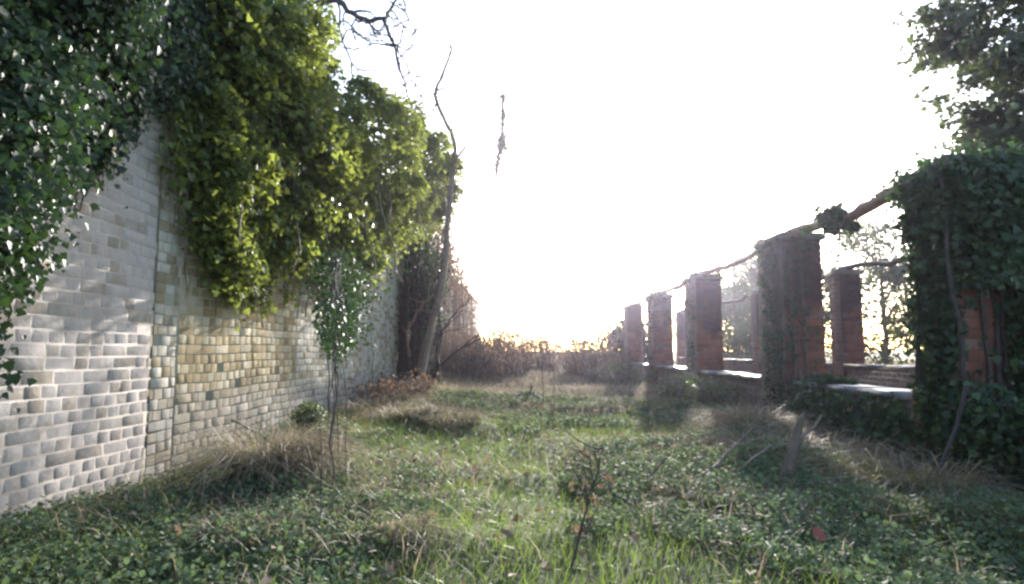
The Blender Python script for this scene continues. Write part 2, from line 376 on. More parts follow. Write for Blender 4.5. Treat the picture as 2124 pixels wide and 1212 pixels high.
mb = MB(); mb.box(WX - .34, SPLIT + .085, -.3, WX - .0072, SPLIT + 28.4, WT - .002); mb.build("mortar", M['yellow_mortar'], wall)
mb = MB(); mb.box(WX - .31, SPLIT + .003, -.3, WX - .09, SPLIT + .0835, WT - .01); mb.build("joint_shade_block", M['dark_stem'], wall)  # dark block added behind the open joint to keep light out and read as shade
mb = MB(); z = -.2
while z < WT - .2:
    hgt = random.uniform(.03, .12) if z > 1.15 else random.uniform(.12, .3)
    mb.box(WX - .08, SPLIT + .002, z, WX - .006, SPLIT + .047, z + hgt, .002, random.random()); z += hgt + (random.uniform(.08, .35) if z > 1.15 else random.uniform(.01, .05))
mb.build("mortar_dabs", M['yellow_mortar'], wall)
mb = MB()
y = -1.0
while y < 32:
    lng = random.uniform(.42, .5); mb.box(WX - .40, y, WT + .003, WX + .06, y + lng - .012, WT + .07, .004, random.random()); y += lng
mb.build("coping", M['cap'], wall)

# red brick colonnade
PW = .46
def pillar(x0, ynear, top, w, d, label, name_group, capover=.04, seed=0, bm='red_brick'):
    random.seed(100 + seed)
    zg = gzf(x0 + w/2, ynear) - .15
    t = thing("brick_pillar", label, "pillar", (x0 + w/2, ynear + d/2, 0), name_group)
    mb = MB(); q = dict(mixb=.35, jit=.004, miss=.01, L=.225)
    brick_face(mb, (x0, ynear, 0), (1, 0, 0), (0, -1, 0), w, zg, top, **q)
    brick_face(mb, (x0 + w, ynear + d, 0), (-1, 0, 0), (0, 1, 0), w, zg, top, **q)
    brick_face(mb, (x0, ynear + d, 0), (0, -1, 0), (-1, 0, 0), d, zg, top, **q)
    brick_face(mb, (x0 + w, ynear, 0), (0, 1, 0), (1, 0, 0), d, zg, top, **q)
    mb.build("brick_shaft", M[bm], t)
    mb = MB(); mb.box(x0 + .01, ynear + .01, zg, x0 + w - .01, ynear + d - .01, top - .002); mb.build("mortar", M['red_mortar'], t)
    mb = MB(); o = capover
    mb.box(x0 - o, ynear - o, top + .002, x0 + w + o, ynear + d + o, top + .05, .008)
    mb.box(x0 - o*.3, ynear - o*.3, top + .052, x0 + w + o*.3, ynear + d + o*.3, top + .085, .012)
    mb.build("cap", M['cap'], t)
    t.rotation_euler = (random.uniform(-.006, .006), random.uniform(-.008, .008), random.uniform(-.02, .02))
    return t
RX = 2.97; TOP1 = 2.14
G1 = "brick pillars of the front colonnade row"; G2 = "brick pillars of the rear colonnade row"
ROW1 = [4.2, 7.1, 10.76, 14.4, 18.05]
L1 = ["nearest front pillar at the right edge, wrapped in dark ivy with a strip of red brick bare",
      "tall dark red brick pillar with a pale left side, second nearest in the front row, beside the ivy-hung low wall",
      "third front-row brick pillar, purple-black stained upper face, coping slab running to its right",
      "fourth front-row brick pillar, orange-red with a dark stained top, between two short coping slabs",
      "farthest front-row brick pillar, at the end of the low wall and paled by the sun glare"]
for i, (y_, lb) in enumerate(zip(ROW1, L1)):
    pillar(RX, y_, TOP1 + (.03 if i == 1 else 0), PW, .42 if i == 0 else .74, lb, G1, seed=i)
ROW2 = [6.5, 10.16, 13.82, 17.46, 21.1]
L2 = ["rear-row brick pillar almost hidden behind the ivy-wrapped front pillar", "rear-row brick pillar with bright red left face and dark capped top, seen whole between two front pillars",
      "rear-row red brick pillar peeping out just left of the second nearest front pillar", "rear-row dark brick pillar showing as a dark edge right of the third front pillar",
      "small rear-row red pillar seen in the gap between the third and fourth front pillars"]
RX2 = 5.2
for i, (y_, lb) in enumerate(zip(ROW2, L2)):
    pillar(RX2, y_, 2.14, .36, .36, lb, G2, seed=20+i, bm='rear_brick')
def low_wall(x0, wdt, h, ys, depth, label):
    t = thing("low_wall", label, "wall", (x0, ys[0], 0))
    random.seed(int(x0*10))
    for a, b in zip(ys[:-1], ys[1:]):
        y0, y1 = a + depth + .004, b - .004
        mb = MB()
        brick_face(mb, (x0, y1, 0), (0, -1, 0), (-1, 0, 0), y1 - y0, -.2, h, mixb=.4, jit=.004, miss=.01)
        brick_face(mb, (x0 + wdt, y0, 0), (0, 1, 0), (1, 0, 0), y1 - y0, -.2, h, mixb=.4, jit=.004)
        mb.build("brickwork", M['red_brick'], t)
        mb = MB(); mb.box(x0 + .01, y0, -.2, x0 + wdt - .01, y1, h - .002); mb.build("mortar", M['red_mortar'], t)
        mb = MB(); y = y0; n_ = 3; st = (y1 - y0) / n_
        for k in range(n_):
            mb.box(x0 - .045, y + .004, h + .003, x0 + wdt + .045, y + st - .004, h + .05, .004, random.random()); y += st
        mb.build("coping", M['coping'], t)
    return t
low_wall(RX + .08, .30, .47, [-.6] + ROW1, .74, "low red brick wall with pale wet coping slabs linking the front row of pillars")
low_wall(RX2 + .05, .26, .60, [2.8] + ROW2, .36, "low red brick wall with coping linking the rear row of pillars, farther from the path")

# old vine stems lying along the pillar tops
def wiggle(pts, n, amp, seed=0):
    rs = random.Random(seed); out = []; pts = [Vector(p) for p in pts]
    for i in range(len(pts) - 1):
        p0 = pts[max(i-1, 0)]; p1 = pts[i]; p2 = pts[i+1]; p3 = pts[min(i+2, len(pts)-1)]
        for k in range(n):
            t = k / n
            q = .5 * ((2*p1) + (p2-p0)*t + (2*p0 - 5*p1 + 4*p2 - p3)*t*t + (3*p1 - p0 - 3*p2 + p3)*t**3)
            out.append(q + Vector((rs.gauss(0, amp), rs.gauss(0, amp), rs.gauss(0, amp))) * (0 if (i == 0 and k == 0) else 1))
    out.append(pts[-1]); return out
def taper(n, a, b, j=.08): return [(a + (b - a) * i / (n-1)) * random.uniform(1-j, 1+j) for i in range(n)]
vx = RX + .17
t = thing("vine_stem", "thick brown climber stem lying along the tops of the front row of pillars", "vine", (vx, 3.9, TOP1))
pts = []
for a, b in zip(ROW1[:-1], ROW1[1:]):
    pts += [(vx, a + .3, TOP1 + (.05 if a < 5 else .12)), (vx - .02, a + 1.1, TOP1 + .06), (vx + .01, (a+b)/2 + .3, TOP1 + .04), (vx, b - .25, TOP1 + .09)]
pts += [(vx, ROW1[-1] + .3, TOP1 + .13), (vx, ROW1[-1] + .8, TOP1 + .11)]
pp = wiggle(pts, 4, .007, 4)
mb = MB(); mb.tube(pp, [max(.042, .058 - .0006*i) * random.uniform(.8, 1.2) for i in range(len(pp))], 8, .6)
pp2 = [q + Vector((.05*math.sin(i*.5), 0, .03*math.cos(i*.45))) for i, q in enumerate(pp)]
mb.tube(pp2, .024, 6, .2); mb.build("stem", M['vine'], t, True)
mb = MB(); rs = random.Random(3)
for q in pp[::2]:
    for _ in range(2):
        d = Vector((rs.gauss(0, .5), rs.gauss(0, 1), rs.uniform(-.6, .8))) * rs.uniform(.05, .22)
        mb.tube([q, q + d*.5 + Vector((0, 0, .01)), q + d], [.006, .004, .002], 4)
mb.build("twigs", M['dark_stem'], t)
t = thing("vine_stem", "thinner dark climber stem lying along the tops of the rear row of pillars", "vine", (RX2 + .1, 6.5, 2.1))
pts = []
for a, b in zip(ROW2[:-1], ROW2[1:]): pts += [(RX2 + .15, a + .2, 2.25), (RX2 + .15, (a + b)/2, 2.12)]
pts.append((RX2 + .15, ROW2[-1], 2.25)); pp = wiggle(pts, 6, .014, 8)
mb = MB(); mb.tube(pp, .042, 7); mb.build("stem", M['dark_stem'], t, True)

# ---------------------------------------------------------------- ivy on the tall wall
def ivy_drapes(region, n_clusters, per, size, name, m, parent, spread=(.10, .16, .14), shape='ivy', rb=0.0, tip=(.15, -.15, -1), nrm=(.9, -.35, .35)):
    """clusters of leaves; region() gives (x,y,z) centres"""
    pts = []; nn = []
    for _ in range(n_clusters):
        c = region()
        if c is None: continue
        k = max(4, int(per * random.uniform(.4, 1.6))); s = random.uniform(.6, 1.4)
        q = rng.normal(0, 1, (k, 3)) * np.array(spread) * s
        q[:, 2] -= np.abs(rng.normal(0, spread[2]*.7, k))
        pts.append(np.array(c) + q)
    pts = np.concatenate(pts)
    return pts
def keep_out_of_wall(p, x=WX + .05, top=WT + .08):
    bad = (p[:, 0] < x) & (p[:, 2] < top) & (p[:, 1] > -1)
    p = p.copy(); p[bad, 0] = x + np.abs(rng.normal(0, .05, bad.sum())); return p

def lerp_tab(tab, t):
    xs = [a for a, _ in tab]; ys = [b for _, b in tab]; return float(np.interp(t, xs, ys))
# 1. near dark ivy : covers wall above a rising diagonal
random.seed(11)
near_ivy = thing("ivy", "dark shaded ivy sheet covering the nearest stretch of the tall wall, top left", "ivy", (WX, 3.0, 1.0))
LOWN = [(1.0, .1), (2.4, .3), (2.8, .8), (2.92, 1.12), (2.98, 1.4), (3.15, 1.7), (3.4, 1.95), (3.65, 2.25), (4.0, 2.6), (4.6, 3.05), (5.2, 3.35)]
def reg_near():
    y = random.uniform(1.3, 5.2); lo = lerp_tab(LOWN, y) + .12; z = lo + (3.9 - lo) * random.random() ** .9
    th = .04 + .34 * min(1, (z - lo) / 1.0) * (1 if y < 4.3 else .8)
    n = float(vnoise(y*1.0, z, .35, 9))
    return (WX + .05 + th * (.35 + .8*n) * random.uniform(.45, 1.1), y, z + random.gauss(0, .05))
p = keep_out_of_wall(ivy_drapes(reg_near, 2300, 24, .06, "", None, None, spread=(.04, .07, .06)))
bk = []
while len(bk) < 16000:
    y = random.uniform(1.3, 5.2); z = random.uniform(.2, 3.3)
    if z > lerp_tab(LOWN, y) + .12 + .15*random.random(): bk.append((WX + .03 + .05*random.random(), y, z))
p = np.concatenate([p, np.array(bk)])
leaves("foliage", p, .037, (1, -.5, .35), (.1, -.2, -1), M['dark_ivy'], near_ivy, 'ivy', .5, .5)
mb = MB(); rs = random.Random(5)
for i in range(46):
    y = rs.uniform(2.6, 5.0); z0 = lerp_tab(LOWN, y) - rs.uniform(0, .25); q = Vector((WX + .045, y, z0)); pts = [q]
    for k in range(7): q = q + Vector((rs.gauss(0.002, .004), rs.gauss(-.02, .05), .13)); pts.append(q.copy())
    mb.tube(pts, taper(8, .005, .009), 5)
a, b_ = P(85, 375, 3.0), P(140, 295, 3.1); mb.tube([a, (a+b_)/2 + Vector((.01, 0, .01)), b_], .005, 5, .9)
mb.build("stems", M['bark'], near_ivy)

# 2. sunlit overhanging bulk
random.seed(12)
bulk = thing("ivy", "huge sunlit yellow-green ivy mass bulging over the wall top above the pale brickwork", "ivy", (WX, 8, 3.0))
DT = [(4.3, .12), (5.0, .30), (6.0, .50), (7.5, .72), (9.0, .95), (11, 1.15), (12.6, 1.10), (13.6, .5)]      # protrusion
TT = [(4.3, 3.6), (5.5, 4.25), (6.5, 4.2), (7.2, 4.35), (8.0, 4.35), (9.0, 4.75), (11, 4.9), (12.5, 4.85), (13.6, 4.3)]     # top
BT = [(4.3, 1.75), (4.7, 1.55), (5.2, 1.50), (6.0, 1.50), (7.0, 1.5), (8.0, 1.65), (9.0, 2.0), (10, 2.6), (11.5, 3.1), (13.6, 3.4)]  # bottom
def reg_bulk():
    y = 4.4 + 9.1 * random.random() ** 1.25; D, T, B = lerp_tab(DT, y), lerp_tab(TT, y), lerp_tab(BT, y)
    lump = float(vnoise(y, 0, .8, 4)); B += (lump - .5) * .5 + (float(vnoise(y, 3, .3, 5)) - .5) * .5
    z = B + (T - B) * random.random() ** .85
    f = (z - B) / (T - B)
    prof = (f ** .55) * (1 if f < .8 else math.sqrt(max(.15, 1 - ((f - .8) / .2) ** 2 * .7)))
    n = float(vnoise(y, z*1.5, .8, 6)); n2 = float(vnoise(y, z, .3, 16))
    d = D * prof * (.35 + .95*n + .35*n2)
    if n2 < .25 and random.random() < .7: return None
    inner = random.random() < .18
    x = WX + .05 + d * (random.uniform(.2, .8) if inner else random.uniform(.85, 1.08))
    if z > WT + .15 and random.random() < .35: x = WX - random.uniform(0, .9)
    return (x, y, z)
p = [ivy_drapes(reg_bulk, 1200, 22, .06, "", None, None, spread=(.07, .10, .10))]
for _ in range(460):
    c = reg_bulk()
    if c is None: continue
    R_ = random.uniform(.10, .30); k = int(2100 * R_ * R_) + 60
    d = unit(rng.normal(0, 1, (k, 3)) + np.array([.55, -.35, .5])); d[:, 2] *= 1.0
    q = np.array(c) + d * R_ * rng.uniform(.75, 1.12, (k, 1)) * np.array([1, 1, .8]); q[:, 2] -= .1 * R_ * rng.random(k)
    p.append(q)
p = keep_out_of_wall(np.concatenate(p))
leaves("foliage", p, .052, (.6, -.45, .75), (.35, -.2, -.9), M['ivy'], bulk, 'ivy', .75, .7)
mb = MB(); rs = random.Random(15)
for i in range(40):
    y = rs.uniform(4.5, 9.5); z0 = lerp_tab(BT, y) - rs.uniform(-.2, .45); q = Vector((WX + .05 + rs.uniform(0, .04), y, max(z0, .5))); pts = [q]
    n_ = 5
    for k in range(n_): q = q + Vector((rs.uniform(0, .02), rs.gauss(0, .06), .15)); pts.append(q.copy())
    mb.tube(pts, taper(n_+1, .004, .010), 5)
# limbs that carry the overhang
for i in range(22):
    y = rs.uniform(5, 12.5); D = lerp_tab(DT, y); T = lerp_tab(TT, y)
    a = Vector((WX - .1, y, WT + .12)); e = Vector((WX + D*.85, y + rs.gauss(0, .4), lerp_tab(BT, y) + rs.uniform(.4, 1.6)))
    mid = (a + e)/2 + Vector((.1, 0, .35)); pts = wiggle([a, mid, e, e + Vector((.08, rs.gauss(0, .2), -.5))], 3, .02, i)
    mb.tube(pts, taper(len(pts), .022, .005), 5)
mb.build("stems", M['bark'], bulk)

# 3. sparse tattered ivy patch between (on the whitewash)
random.seed(13)
sp = thing("ivy", "thin tattered ivy clinging to the wall between the dark near ivy and the sunlit mass", "ivy", (WX, 4.6, 2.4))
def reg_sp():
    y = random.uniform(4.0, 5.7); z = random.uniform(1.35, 3.2)
    lo = lerp_tab([(4.0, 2.05), (4.3, 2.1), (4.7, 1.7), (5.2, 1.2), (5.7, 1.25)], y)
    if z < lo: return None
    return (WX + .07 + abs(random.gauss(0, .05)), y, z)
p = keep_out_of_wall(ivy_drapes(reg_sp, 330, 16, .05, "", None, None, spread=(.03, .06, .08)))
leaves("foliage", p, .050, (1, -.2, .3), (.1, 0, -1), M['ivy'], sp, 'ivy', .55, .6)
mb = MB(); rs = random.Random(25)
for i in range(70):
    y = rs.uniform(4.15, 6.6); q = Vector((WX + .05, y, rs.uniform(1.2, 2.2))); pts = [q]
    for k in range(6): q = q + Vector((rs.uniform(0, .012), rs.gauss(0, .05), .16)); pts.append(q.copy())
    mb.tube(pts, taper(7, .003, .007), 4)
mb.build("stems", M['bark'], sp)

# 4. hanging strand with bare stems reaching the ground
random.seed(14)
hs = thing("ivy", "ivy strand hanging from the sunlit mass on thin bare stems that reach the grass", "ivy", (-1.3, 4.1, 0))
pts = []; pc = []
mb = MB(); rs = random.Random(31)
for i in range(11):
    Y0 = rs.uniform(3.7, 4.6); px = rs.choice([692, 698, 704, 716, 722, 690]) + rs.uniform(-5, 5)
    if i > 7: px = rs.uniform(655, 770); Y0 = rs.uniform(4.6, 6.2)
    top = P(px + rs.uniform(-30, 30), rs.uniform(470, 560), Y0 + .3); bx = P(px, 900, Y0).x
    low = gzf(bx, Y0) - .02 if i < 9 else P(px, rs.uniform(700, 860), Y0).z
    pl = wiggle([top, P(px + rs.uniform(-10, 10), 640, Y0 + .1), P(px + rs.uniform(-6, 6), 760, Y0), Vector((bx + rs.gauss(0, .02), Y0, low))], 7, .011, i)
    mb.tube(pl, taper(len(pl), [.004, .003][i > 3], .0025 if i > 2 else .005, .35), 5)
    for q in pl[6:13]:
        pc.append(q)
mb.build("stems", M['dark_stem'], hs)
cl = []
for q in pc:
    cl.append(np.array(q) + rng.normal(0, 1, (5, 3)) * np.array([.04, .08, .05]))
for _ in range(210):
    py = random.uniform(545, 718); px = random.gauss(706, 8 + (718 - py)*.20)
    cl.append(np.array(P(px, py, random.uniform(4.9, 6.2))) + rng.normal(0, 1, (12, 3)) * np.array([.05, .08, .07]))
p = np.concatenate(cl); leaves("foliage", keep_out_of_wall(p), .033, (.6, -.6, .5), (.1, 0, -1), M['dark_ivy'], hs, 'ivy', .6, .5)

# ---------------------------------------------------------------- generic bare branching
def branch(mb, p, d, L, r, depth, rs, droop=0.0, kink=.22, sides=6, tips=None, ratio=.62, nch=3):
    n = 5; pts = [p.copy()]; q = p.copy(); d = d.normalized()
    for i in range(n):
        d = (d + Vector((rs.gauss(0, kink), rs.gauss(0, kink), rs.gauss(0, kink) - droop))).normalized(); q = q + d * (L / n); pts.append(q.copy())
    mb.tube(pts, [r * (1 - .55*i/n) for i in range(n+1)], sides)
    if tips is not None and depth <= 1: tips += pts[2:]
    if depth > 0:
        for k in range(nch):
            i = rs.randint(2, n); dd = (pts[i] - pts[i-1]).normalized()
            side = Vector((rs.gauss(0, 1), rs.gauss(0, 1), rs.gauss(0, .8)))
            branch(mb, pts[i], dd*.8 + side.normalized()*.8, L * ratio * rs.uniform(.7, 1.15), r * .5, depth - 1, rs, droop, kink, max(3, sides-1), tips, ratio, nch)

# multi stemmed shrub against the wall
random.seed(21); rs = random.Random(21)
sh = thing("shrub", "dark many-stemmed shrub growing against the wall where the pale brickwork ends", "shrub", (-2.2, 12.6, .2))
mb = MB(); fol = []
for i in range(70):
    a = rs.uniform(0, 6.28); base = Vector((-2.25 + .22*math.cos(a), 12.5 + .35*math.sin(a), gzf(-2.1, 12.5) - .05))
    top = P(rs.uniform(822, 925), rs.uniform(470, 600), 12.5 + rs.uniform(-.7, .7))
    if top.x < WX + .1: top.x = WX + .1
    pl = wiggle([base, base.lerp(top, .45) + Vector((rs.gauss(0, .07), 0, 0)), top], 6, .02, i)
    mb.tube(pl, taper(len(pl), rs.uniform(.018, .04), .008), 6)
    for q in pl[7:]: fol.append(np.array(q) + rng.normal(0, .10, (9, 3)))
for i in range(11):
    base = P(822 + 6*i, 800, 11.7); base.z = gzf(base.x, 11.7) - .05; base.x = max(base.x, WX + .12)
    top = P(812 + 11*i + rs.uniform(-8, 8), rs.uniform(500, 590), 11.9 + rs.uniform(-.3, .4)); top.x = max(top.x, WX + .12)
    pl = wiggle([base, base.lerp(top, .4) + Vector((rs.gauss(0, .05), 0, 0)), top], 5, .012, i); mb.tube(pl, taper(len(pl), rs.uniform(.045, .075), .018), 7)
    for q in pl[1:]: fol.append(np.array(q) + rng.normal(0, .07, (5, 3)))
for i in range(4):
    base = Vector((-2.1 + .1*i, 12.3, .25)); branch(mb, base, Vector((rs.uniform(-.1, .5), 0, 1)), 1.6, .03, 2, rs)
mb.build("stems", M['dark_stem'], sh)
p = np.concatenate(fol); p = p[p[:, 0] > WX + .06]; leaves("foliage", p, .07, (.3, -.6, .5), (0, 0, -1), M['dark_ivy'], sh, 'oval', .8, .7)
# dry climber stems covering the far wall
random.seed(22); rs = random.Random(22)
dc = thing("dead_climber", "grey-brown dry climber stems hanging down the far wall behind the shrub", "climber", (WX, 17, 2))
mb = MB()
for i in range(150):
    y = 13.2 + 12 * rs.random()**1.2; x = WX + rs.uniform(.05, .4); tz = WT + rs.uniform(-.2, 1.0) - max(0, (y - 17))*.12
    q = Vector((x, y, tz)); pts = [q]
    for k in range(6): q = q + Vector((rs.gauss(0, .03), rs.gauss(0, .06), -tz / 6.3)); pts.append(q.copy())
    mb.tube(pts, taper(7, .012, .02, .3), 4)
mb.build("stems", M['wood'], dc)
fp = []
for i in range(300):
    y = 13.4 + 10 * rs.random()**1.3; z = WT + .9 - max(0, y - 17)*.12 - abs(rs.gauss(0, .9))
    fp.append(np.array((WX + rs.uniform(.1, .5), y, max(z, .5))) + rng.normal(0, .13, (14, 3)))
p = keep_out_of_wall(np.concatenate(fp)); leaves("foliage", p, .07, (.5, -.6, .3), (0, 0, -1), M['twig_leaf'], dc, 'oval', .8, .7)

# dead leaning sapling
rs = random.Random(33); random.seed(33); Yt = 11.2
tr = thing("bare_tree", "slender bare orange-brown sapling with a crooked top leaning over the shrub", "tree", (P(880, 790, Yt).x, Yt, gzf(-1.9, Yt)))
base = P(868, 800, Yt); base.z = gzf(base.x, Yt) - .05
tk = [base, P(893, 690, Yt), P(915, 600, Yt), P(926, 500, Yt), P(935, 400, Yt), P(943, 335, Yt), P(940, 285, Yt), P(918, 240, Yt), P(902, 195, Yt), P(918, 155, Yt), P(934, 112, Yt), P(936, 92, Yt)]
pl = wiggle(tk, 4, .006, 2)
mb = MB(); mb.tube(pl, taper(len(pl), .068, .020, .08), 8); mb.build("trunk", M['bark'], tr, True)
mb = MB()
def brs(points, r0, r1, Y=Yt, n=4, amp=.012, twig=3):
    pl = wiggle([P(a, b, Y + (c if len(q) > 2 else 0)) for q in points for a, b, c in [(*q, 0)[:3]]], n, amp, int(points[0][0]))
    mb.tube(pl, taper(len(pl), r0*1.7, r1*1.8), 5)
    for _ in range(twig):
        i = rs.randint(len(pl)//3, len(pl)-1); branch(mb, pl[i], Vector((rs.gauss(0, 1), rs.gauss(0, .5), rs.uniform(-.2, 1))), .32, .011, 1, rs, 0, .25, 4)
brs([(946, 332), (960, 310), (980, 288), (1003, 276)], .022, .006); brs([(943, 350), (960, 351), (985, 348)], .014, .004, twig=1)
brs([(905, 215), (895, 235), (878, 250)], .014, .004); brs([(938, 275), (945, 245), (952, 215), (955, 160)], .014, .004)
brs([(934, 110), (944, 118), (948, 104)], .008, .004, twig=0); brs([(934, 100), (920, 80), (910, 66)], .008, .003, twig=1)
brs([(918, 155), (908, 150), (900, 138)], .008, .003, twig=1); brs([(905, 190), (930, 175), (958, 150)], .010, .003)
brs([(927, 480), (945, 470), (950, 450)], .010, .004, twig=1); brs([(868, 760), (885, 690), (905, 640), (925, 610)], .016, .008, twig=2); brs([(850, 740), (845, 690), (870, 640), (900, 610)], .016, .008)
mb.build("branches", M['red_bark'], tr)

# overhanging bare tree rooted behind the wall
rs = random.Random(41); random.seed(41); Yb = 9.5
ob = thing("bare_tree", "bare dark-twigged tree behind the wall with branches drooping in from the top of the picture", "tree", (-4.6, 9.8, 0))
trunk = wiggle([(-4.6, 9.8, -.1), (-4.55, 9.8, 2.5), (-4.3, 9.7, 5), (-3.9, 9.6, 7.2), (-3.7, 9.5, 9.2)], 4, .03, 3)
mb = MB(); mb.tube(trunk, taper(len(trunk), .19, .05), 9); mb.build("trunk", M['bark'], tr if False else ob, True)
mb = MB()
def poly(pts, r0, r1, tw=6, L=.45, n=4, amp=.02):
    pl = wiggle(pts, n, amp, len(pts)*7 + int(r0*1e4)); mb.tube(pl, taper(len(pl), r0*1.5, r1*1.6), 5)
    for _ in range(tw):
        i = rs.randint(len(pl)//4, len(pl)-1); branch(mb, pl[i], Vector((rs.gauss(.1, 1), rs.gauss(0, .5), rs.uniform(-1, .4))), L, .017, 2, rs, .03, .28, 4)
    return pl
poly([Vector((-4.2, 9.65, 5.6)), Vector((-3.6, 9.6, 6.7)), P(700, 5, Yb), P(740, 32, Yb), P(765, 46, Yb)], .05, .020, 4)
poly([P(765, 46, Yb), P(795, 38, Yb), P(812, 18, Yb), P(832, -20, Yb)], .028, .012, 5)
poly([P(765, 46, Yb), P(775, 60, Yb), P(780, 90, Yb)], .012, .005, 2, .2)
poly([P(795, 40, Yb), P(808, 75, Yb), P(822, 120, Yb), P(838, 170, Yb), P(852, 215, Yb)], .022, .007, 7, .5)
poly([P(838, 160, Yb), P(856, 150, Yb), P(866, 190, Yb), P(860, 235, Yb)], .010, .004, 4, .4)
poly([Vector((-4.1, 9.6, 6.0)), P(560, 60, 9), P(610, 20, 9), P(640, -20, 9)], .05, .02, 3)
poly([P(832, -20, Yb), P(850, 40, Yb), P(862, 70, Yb)], .012, .004, 5, .35)
poly([P(700, 5, Yb), P(720, 110, Yb), P(750, 170, Yb), P(790, 210, Yb)], .014, .004, 9, .55)
poly([P(808, 75, Yb), P(830, 110, Yb), P(862, 170, Yb), P(884, 225, Yb)], .012, .005, 8, .45)
poly([P(740, 32, Yb), P(730, 60, Yb), P(745, 100, Yb)], .010, .005, 5, .4)
for i in range(5): branch(mb, trunk[10 + i], Vector((rs.uniform(-1, .4), rs.gauss(0, 1), .6)), 2.2, .05, 3, rs, 0, .2, 6)
mb.build("branches", M['dark_stem'], ob)

# ivy clad thin tree rising in the glare
rs = random.Random(43); random.seed(43)
gt = thing("ivy_topped_tree", "thin broken-topped tree with a shaggy ivy tuft standing in the sun glare", "tree", (P(1035, 728, 22).x, 22, 0))
Yg = 22
mb = MB(); pl = wiggle([P(1024, 745, Yg), P(1022, 560, Yg), P(1026, 420, Yg), P(1035, 320, Yg), P(1042, 260, Yg), P(1044, 195, Yg)], 5, .02, 4)
pl[0].z = -.05
mb.tube(pl, [(.04 if q.z < 7.5 else .055) * random.uniform(.75, 1.25) for q in pl], 6)
for _ in range(16): branch(mb, pl[random.randint(5, len(pl)-2)], Vector((rs.gauss(0, 1), rs.gauss(0, 1), .7)), .6, .016, 1, rs, 0, .25, 4)
for a, b_, c, d in ((1038, 300, 1060, 285), (1042, 245, 1032, 230), (1044, 210, 1052, 190), (1030, 330, 1055, 322)): mb.tube([P(a, b_, Yg), P(c, d, Yg)], [.03, .01], 4)
mb.build("trunk", M['bark'], gt)
q = np.concatenate([np.array(P(rs.gauss(1044 - .22*(yy - 280), 4), yy, Yg)) + rng.normal(0, .10, (14, 3)) for yy in [rs.uniform(270, 350) for _ in range(26)]] + [np.array(P(1042, rs.uniform(200, 290), Yg)) + rng.normal(0, .09, (8, 3)) for _ in range(22)])
leaves("foliage", q, .085, (0, -1, .3), (0, 0, -1), M['shrub_leaf'], gt, 'ivy', .7, .6)

# ---------------------------------------------------------------- ivy on the colonnade
def box_ivy(x0, x1, y0, y1, z0, z1, n, amp=.12, per=9, lf=.25):
    pts = []
    for _ in range(n):
        f = random.random(); z = random.uniform(z0, z1)
        k = float(vnoise(z*1.3, f*4, .5, int(x0*7))); e = abs(random.gauss(0, amp)) * (.12 + 2.4*k*k)
        if f < .30: c = (x0 - e*lf, random.uniform(y0, y1), z)
        elif f < .8: c = (random.uniform(x0, x1), y0 - e, z)
        else: c = (x1 + e, random.uniform(y0, y1), z)
        pts.append(np.array(c) + rng.normal(0, 1, (per, 3)) * .04)
    return np.concatenate(pts)
random.seed(51)
iv5 = thing("ivy", "heavy dark ivy wrapping the nearest pillar at the right edge and mounding over its top", "ivy", (RX, 3.9, 0))
y5 = ROW1[0]
p = box_ivy(RX, RX + PW, y5, y5 + .44, .1, 2.12, 1500, .10, 14)
keep = ~((np.abs(p[:, 0] - (RX + .17)) < .05) & (p[:, 2] < 1.05) & (p[:, 1] < y5 + .05)); p = p[keep]
p2 = box_ivy(RX - .02, RX + PW, y5, y5 + .44, 1.7, 2.15, 500, .07, 10)
top = []
for _ in range(620):
    x = random.uniform(RX - .15, RX + 1.7); h = -.01 + .09*float(vnoise(x, 0, .35, 3)) + .12*min(1, max(0, x - RX))
    top.append(np.array((x, y5 + random.uniform(-.1, .55), TOP1 + random.uniform(-.12, h))) + rng.normal(0, .06, (10, 3)))
bot = []
for _ in range(900):
    x = random.uniform(RX + .12, RX + 1.6); z = random.uniform(0, .58)
    bot.append(np.array((x, y5 - .25 - random.uniform(-.3, .25), z)) + rng.normal(0, .06, (9, 3)))
rgt = []
for _ in range(160):
    x = random.uniform(RX + .46, RX + .56); rgt.append(np.array((x, y5 + random.uniform(-.1, .5), random.uniform(.3, 2.15))) + rng.normal(0, .05, (9, 3)))
for _ in range(420): bot.append(np.array((RX + .02 - abs(random.gauss(0, .08)), random.uniform(2.5, 4.25), random.uniform(0, .62))) + rng.normal(0, .05, (10, 3)))
p = np.concatenate([p, p2] + top + bot + rgt); p = p[p[:, 2] > 0]
wob = RX + .13 + .04*np.sin(p[:, 2]*5); p = p[~((np.abs(p[:, 0] - wob) < .12) & (p[:, 2] < 1.3) & (p[:, 1] < y5 + .05) & (p[:, 1] > 3.3))]
leaves("foliage", p, .042, (-.3, -1, .4), (0, -.1, -1), M['dark_ivy'], iv5, 'ivy', .85, .7)
mb = MB(); rs = random.Random(52)
for i in range(9):
    x = RX + rs.uniform(-.03, PW); q = Vector((x, y5 - .03, .0)) if i % 3 else Vector((RX - .03, y5 + rs.uniform(0, .5), 0)); pts = [q]
    for k in range(12): q = q + Vector((rs.gauss(0, .02), rs.gauss(0, .006), .18)); pts.append(q.copy())
    mb.tube(pts, taper(13, rs.uniform(.012, .028), .008), 6)
a = P(1945, 985, 3.7); b2 = P(1985, 880, 3.85); mb.tube(wiggle([a, b2, P(2005, 800, 3.9)], 4, .006, 1), .012, 6)
mb.build("stems", M['dark_stem'], iv5)

